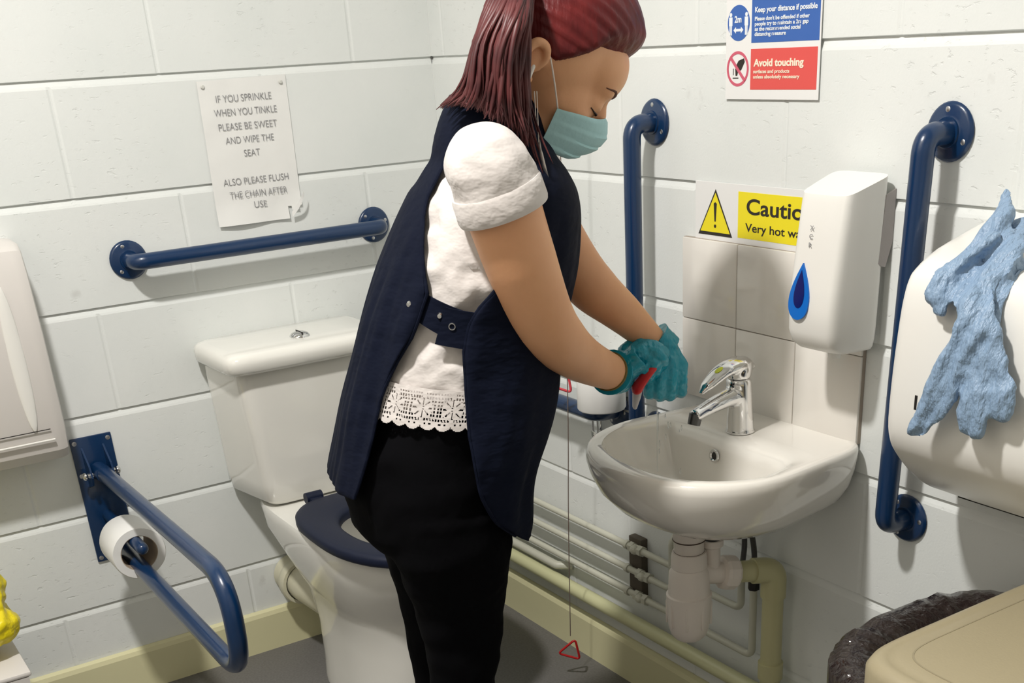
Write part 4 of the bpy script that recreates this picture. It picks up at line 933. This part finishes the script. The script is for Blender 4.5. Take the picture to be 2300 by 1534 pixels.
def panel(kind):
    n = 56; bm = bmesh.new(); grid = []
    zs = list(np.arange(.775 if kind == 'back' else .660, 1.225, .0125))+[1.225, 1.2325, 1.240, 1.246, 1.252, 1.258, 1.264, 1.270, 1.276, 1.281, 1.286, 1.292, 1.299, 1.306, 1.314, 1.320, 1.326]
    for z in zs:
        row = []
        if kind == 'back': e = ti(TBK, z); a0, a1 = e, 360-e if z > 1.2 else max(360-e, 222)
        else: e = ti(TFR, z); a0, a1 = -e, e
        for k in range(n+1):
            th = math.radians(a0+(a1-a0)*k/n); p = tab_pt(z, th)
            if z < 1.20:
                amp = .0105*min(1, (1.20-z)/.1); q = V((math.cos(th)*3.2, math.sin(th)*3.2, z*3.0+th*.8))
                nrm = (PF*math.cos(th)-PL*math.sin(th)); p += nrm*amp*(noise.noise(q)+.35*noise.noise(q*3))
            row.append(bm.verts.new(p))
        grid.append(row)
    # rounded lower hem for the front panel
    for i in range(len(grid)-1):
        for k in range(n): bm.faces.new((grid[i][k], grid[i][k+1], grid[i+1][k+1], grid[i+1][k]))
    return modded(bm, [('SOLIDIFY', dict(thickness=.004, offset=0)), ('SUBSURF', dict(levels=1, render_levels=1))])
tabard = part('tabard', join(panel('back'), panel('front')), NAVY, pe, angle=180)
# edge binding on the visible near edges
def edge(tab, z0, z1, sgn=1):
    return tube([tab_pt(z, math.radians(ti(tab, z))) for z in np.arange(z0, z1, .012)], .0030, 8)
part('edge_binding', join(edge(TBK, .78, 1.285), edge(TFR, .70, 1.285)), NAVY, tabard)
# side strap with snaps
bm = bmesh.new(); g = {}; n1, n2 = 24, 8
for i in range(n1+1):
    t = i/n1; th = math.radians(143-40*t); zt = float(np.interp(143-40*t, [103, 106, 138, 143], [1.044, 1.048, 1.078, 1.082])); zb = float(np.interp(143-40*t, [103, 108, 137, 143], [1.003, 1.006, 1.040, 1.045]))
    for j in range(n2+1): z = zt+(zb-zt)*j/n2; g[i, j] = bm.verts.new(rp(z, th, .962, .002*math.sin(t*3)))
for i in range(n1):
    for j in range(n2): bm.faces.new((g[i, j], g[i+1, j], g[i+1, j+1], g[i, j+1]))
strap = part('side_strap', modded(bm, [('SOLIDIFY', dict(thickness=.003, offset=0))]), NAVY, tabard)
bm = bmesh.new(); g = {}
for i in range(9):
    th = math.radians(124-2.2*i)
    for j in range(7): z = 1.062-.0012*i-.050*j/6; g[i, j] = bm.verts.new(rp(z, th, .962, .006))
for i in range(8):
    for j in range(6): bm.faces.new((g[i, j], g[i+1, j], g[i+1, j+1], g[i, j+1]))
part('strap_tab', modded(bm, [('SOLIDIFY', dict(thickness=.003, offset=0))]), NAVY, strap)
def snap(z, deg, par, ring=False, sc=1., o=.004):
    th = math.radians(deg); p = rp(z, th, sc, o); nr = (PF*math.cos(th)-PL*math.sin(th))
    pr_ = [(0, .0035), (.003, .0033), (.0045, .0015), (.005, 0), (0, 0)] if not ring else [(.0035, 0), (.0038, .0016), (.0050, .0016), (.0054, 0)]
    part('snap_stud', lathe(pr_, p, nr, 20), CHROME if not ring else STEEL, par)
snap(1.065, 145, tabard, sc=1.0, o=.003); snap(1.050, 126, strap, sc=.962, o=.003); snap(1.036, 117.5, strap, True, sc=.962, o=.0075)

# ---- gloved hands
def hand(pre, fr=.0098, flip=1):
    W = V(DATA[pre+'wrist'][0]); pc_ = [V(p) for p in DATA[pre+'palm']]
    F_ = [[V(p) for p in DATA[pre+str(k)]] for k in (1, 2, 3, 4)]
    T_ = [V(p) for p in DATA[pre+'thumb']]
    kn = sum((f[0] for f in F_), V())/4
    bms = [tube(smooth_path([W, pc_[0], pc_[1], kn], 5), [.027, .030, .031, .022], 20, flat=.8, round_ends=True)]
    for i, f in enumerate(F_):
        bms.append(tube([W.lerp(f[0], .35), W.lerp(f[0], .7), f[0]], [.014, .0145, .0125], 12, round_ends=True))
        r = [fr*1.12, fr*1.06, fr*1.05, fr, fr*.88][:len(f)]
        if i == 3: r = [q*.9 for q in r]
        bms.append(tube(smooth_path(f, 5), r, 14, round_ends=True))
    bms.append(tube(smooth_path(T_, 5), [.014, .0125, .011, .0095], 14, round_ends=True))
    return join(*bms)
wN = V(DATA['Rwrist'][0]); aN = (armN[-1]-armN[-2]).normalized()
rh = hand('R')
cuffN = tube([wN-aN*.020, wN-aN*.010, wN+aN*.012], [.0355, .0340, .030], 24)
rh = blend(join(rh, cuffN), .0019, 3)
wrinkle(rh, .0011, lambda p: noise.noise(V((p.x*70, p.y*70, p.z*130)))+.6*noise.noise(p*190))
gl = part('glove', rh, GLOVE, pe, angle=180, label='blue disposable glove on the near hand')
part('glove_cuff', tube([wN-aN*.022, wN-aN*.025, wN-aN*.018], [.0345, .0375, .0362], 28), mat('glove_cuff_cyan', (.01, .30, .42), .3), gl)
part('bracelet', tube([wN-aN*.036, wN-aN*.031], [.0325, .0320], 24), mat('olive_band', (.16, .12, .03), .5), pe)
wF = V(DATA['Lwrist'][0]); aF = (armF[-1]-armF[-2]).normalized()
lh = blend(join(hand('L', .0108), tube([wF-aF*.012, wF+aF*.002, wF+aF*.018], [.0285, .028, .027], 24)), .0019, 3)
wrinkle(lh, .0011, lambda p: noise.noise(V((p.x*70, p.y*70, p.z*130)))+.6*noise.noise(p*190))
gl = part('glove', lh, GLOVE, pe, angle=180, label='blue disposable glove on the far hand')
part('glove_cuff', tube([wF-aF*.014, wF-aF*.016, wF-aF*.011], [.0275, .0300, .0290], 28), GLOVE, gl)

# held red object
rd_ = [V(p) for p in DATA['red']]; gy = [V(p) for p in DATA['grey']]
hb = thing('scrubbing_tool', rd_[1], 'small red handled item with pale grey end held between the gloved hands', 'cleaning tool')
part('red_handle', blend(tube(smooth_path(rd_, 5), [.009, .011, .0105, .011, .013], 16, flat=.6, round_ends=True), .0018, 3), REDP, hb)
part('pale_end', tube(smooth_path(gy, 5), [.0105, .0100, .0060], 14, flat=.5, round_ends=True), mat('pale_grey_plastic', (.60, .57, .57), .35), hb)
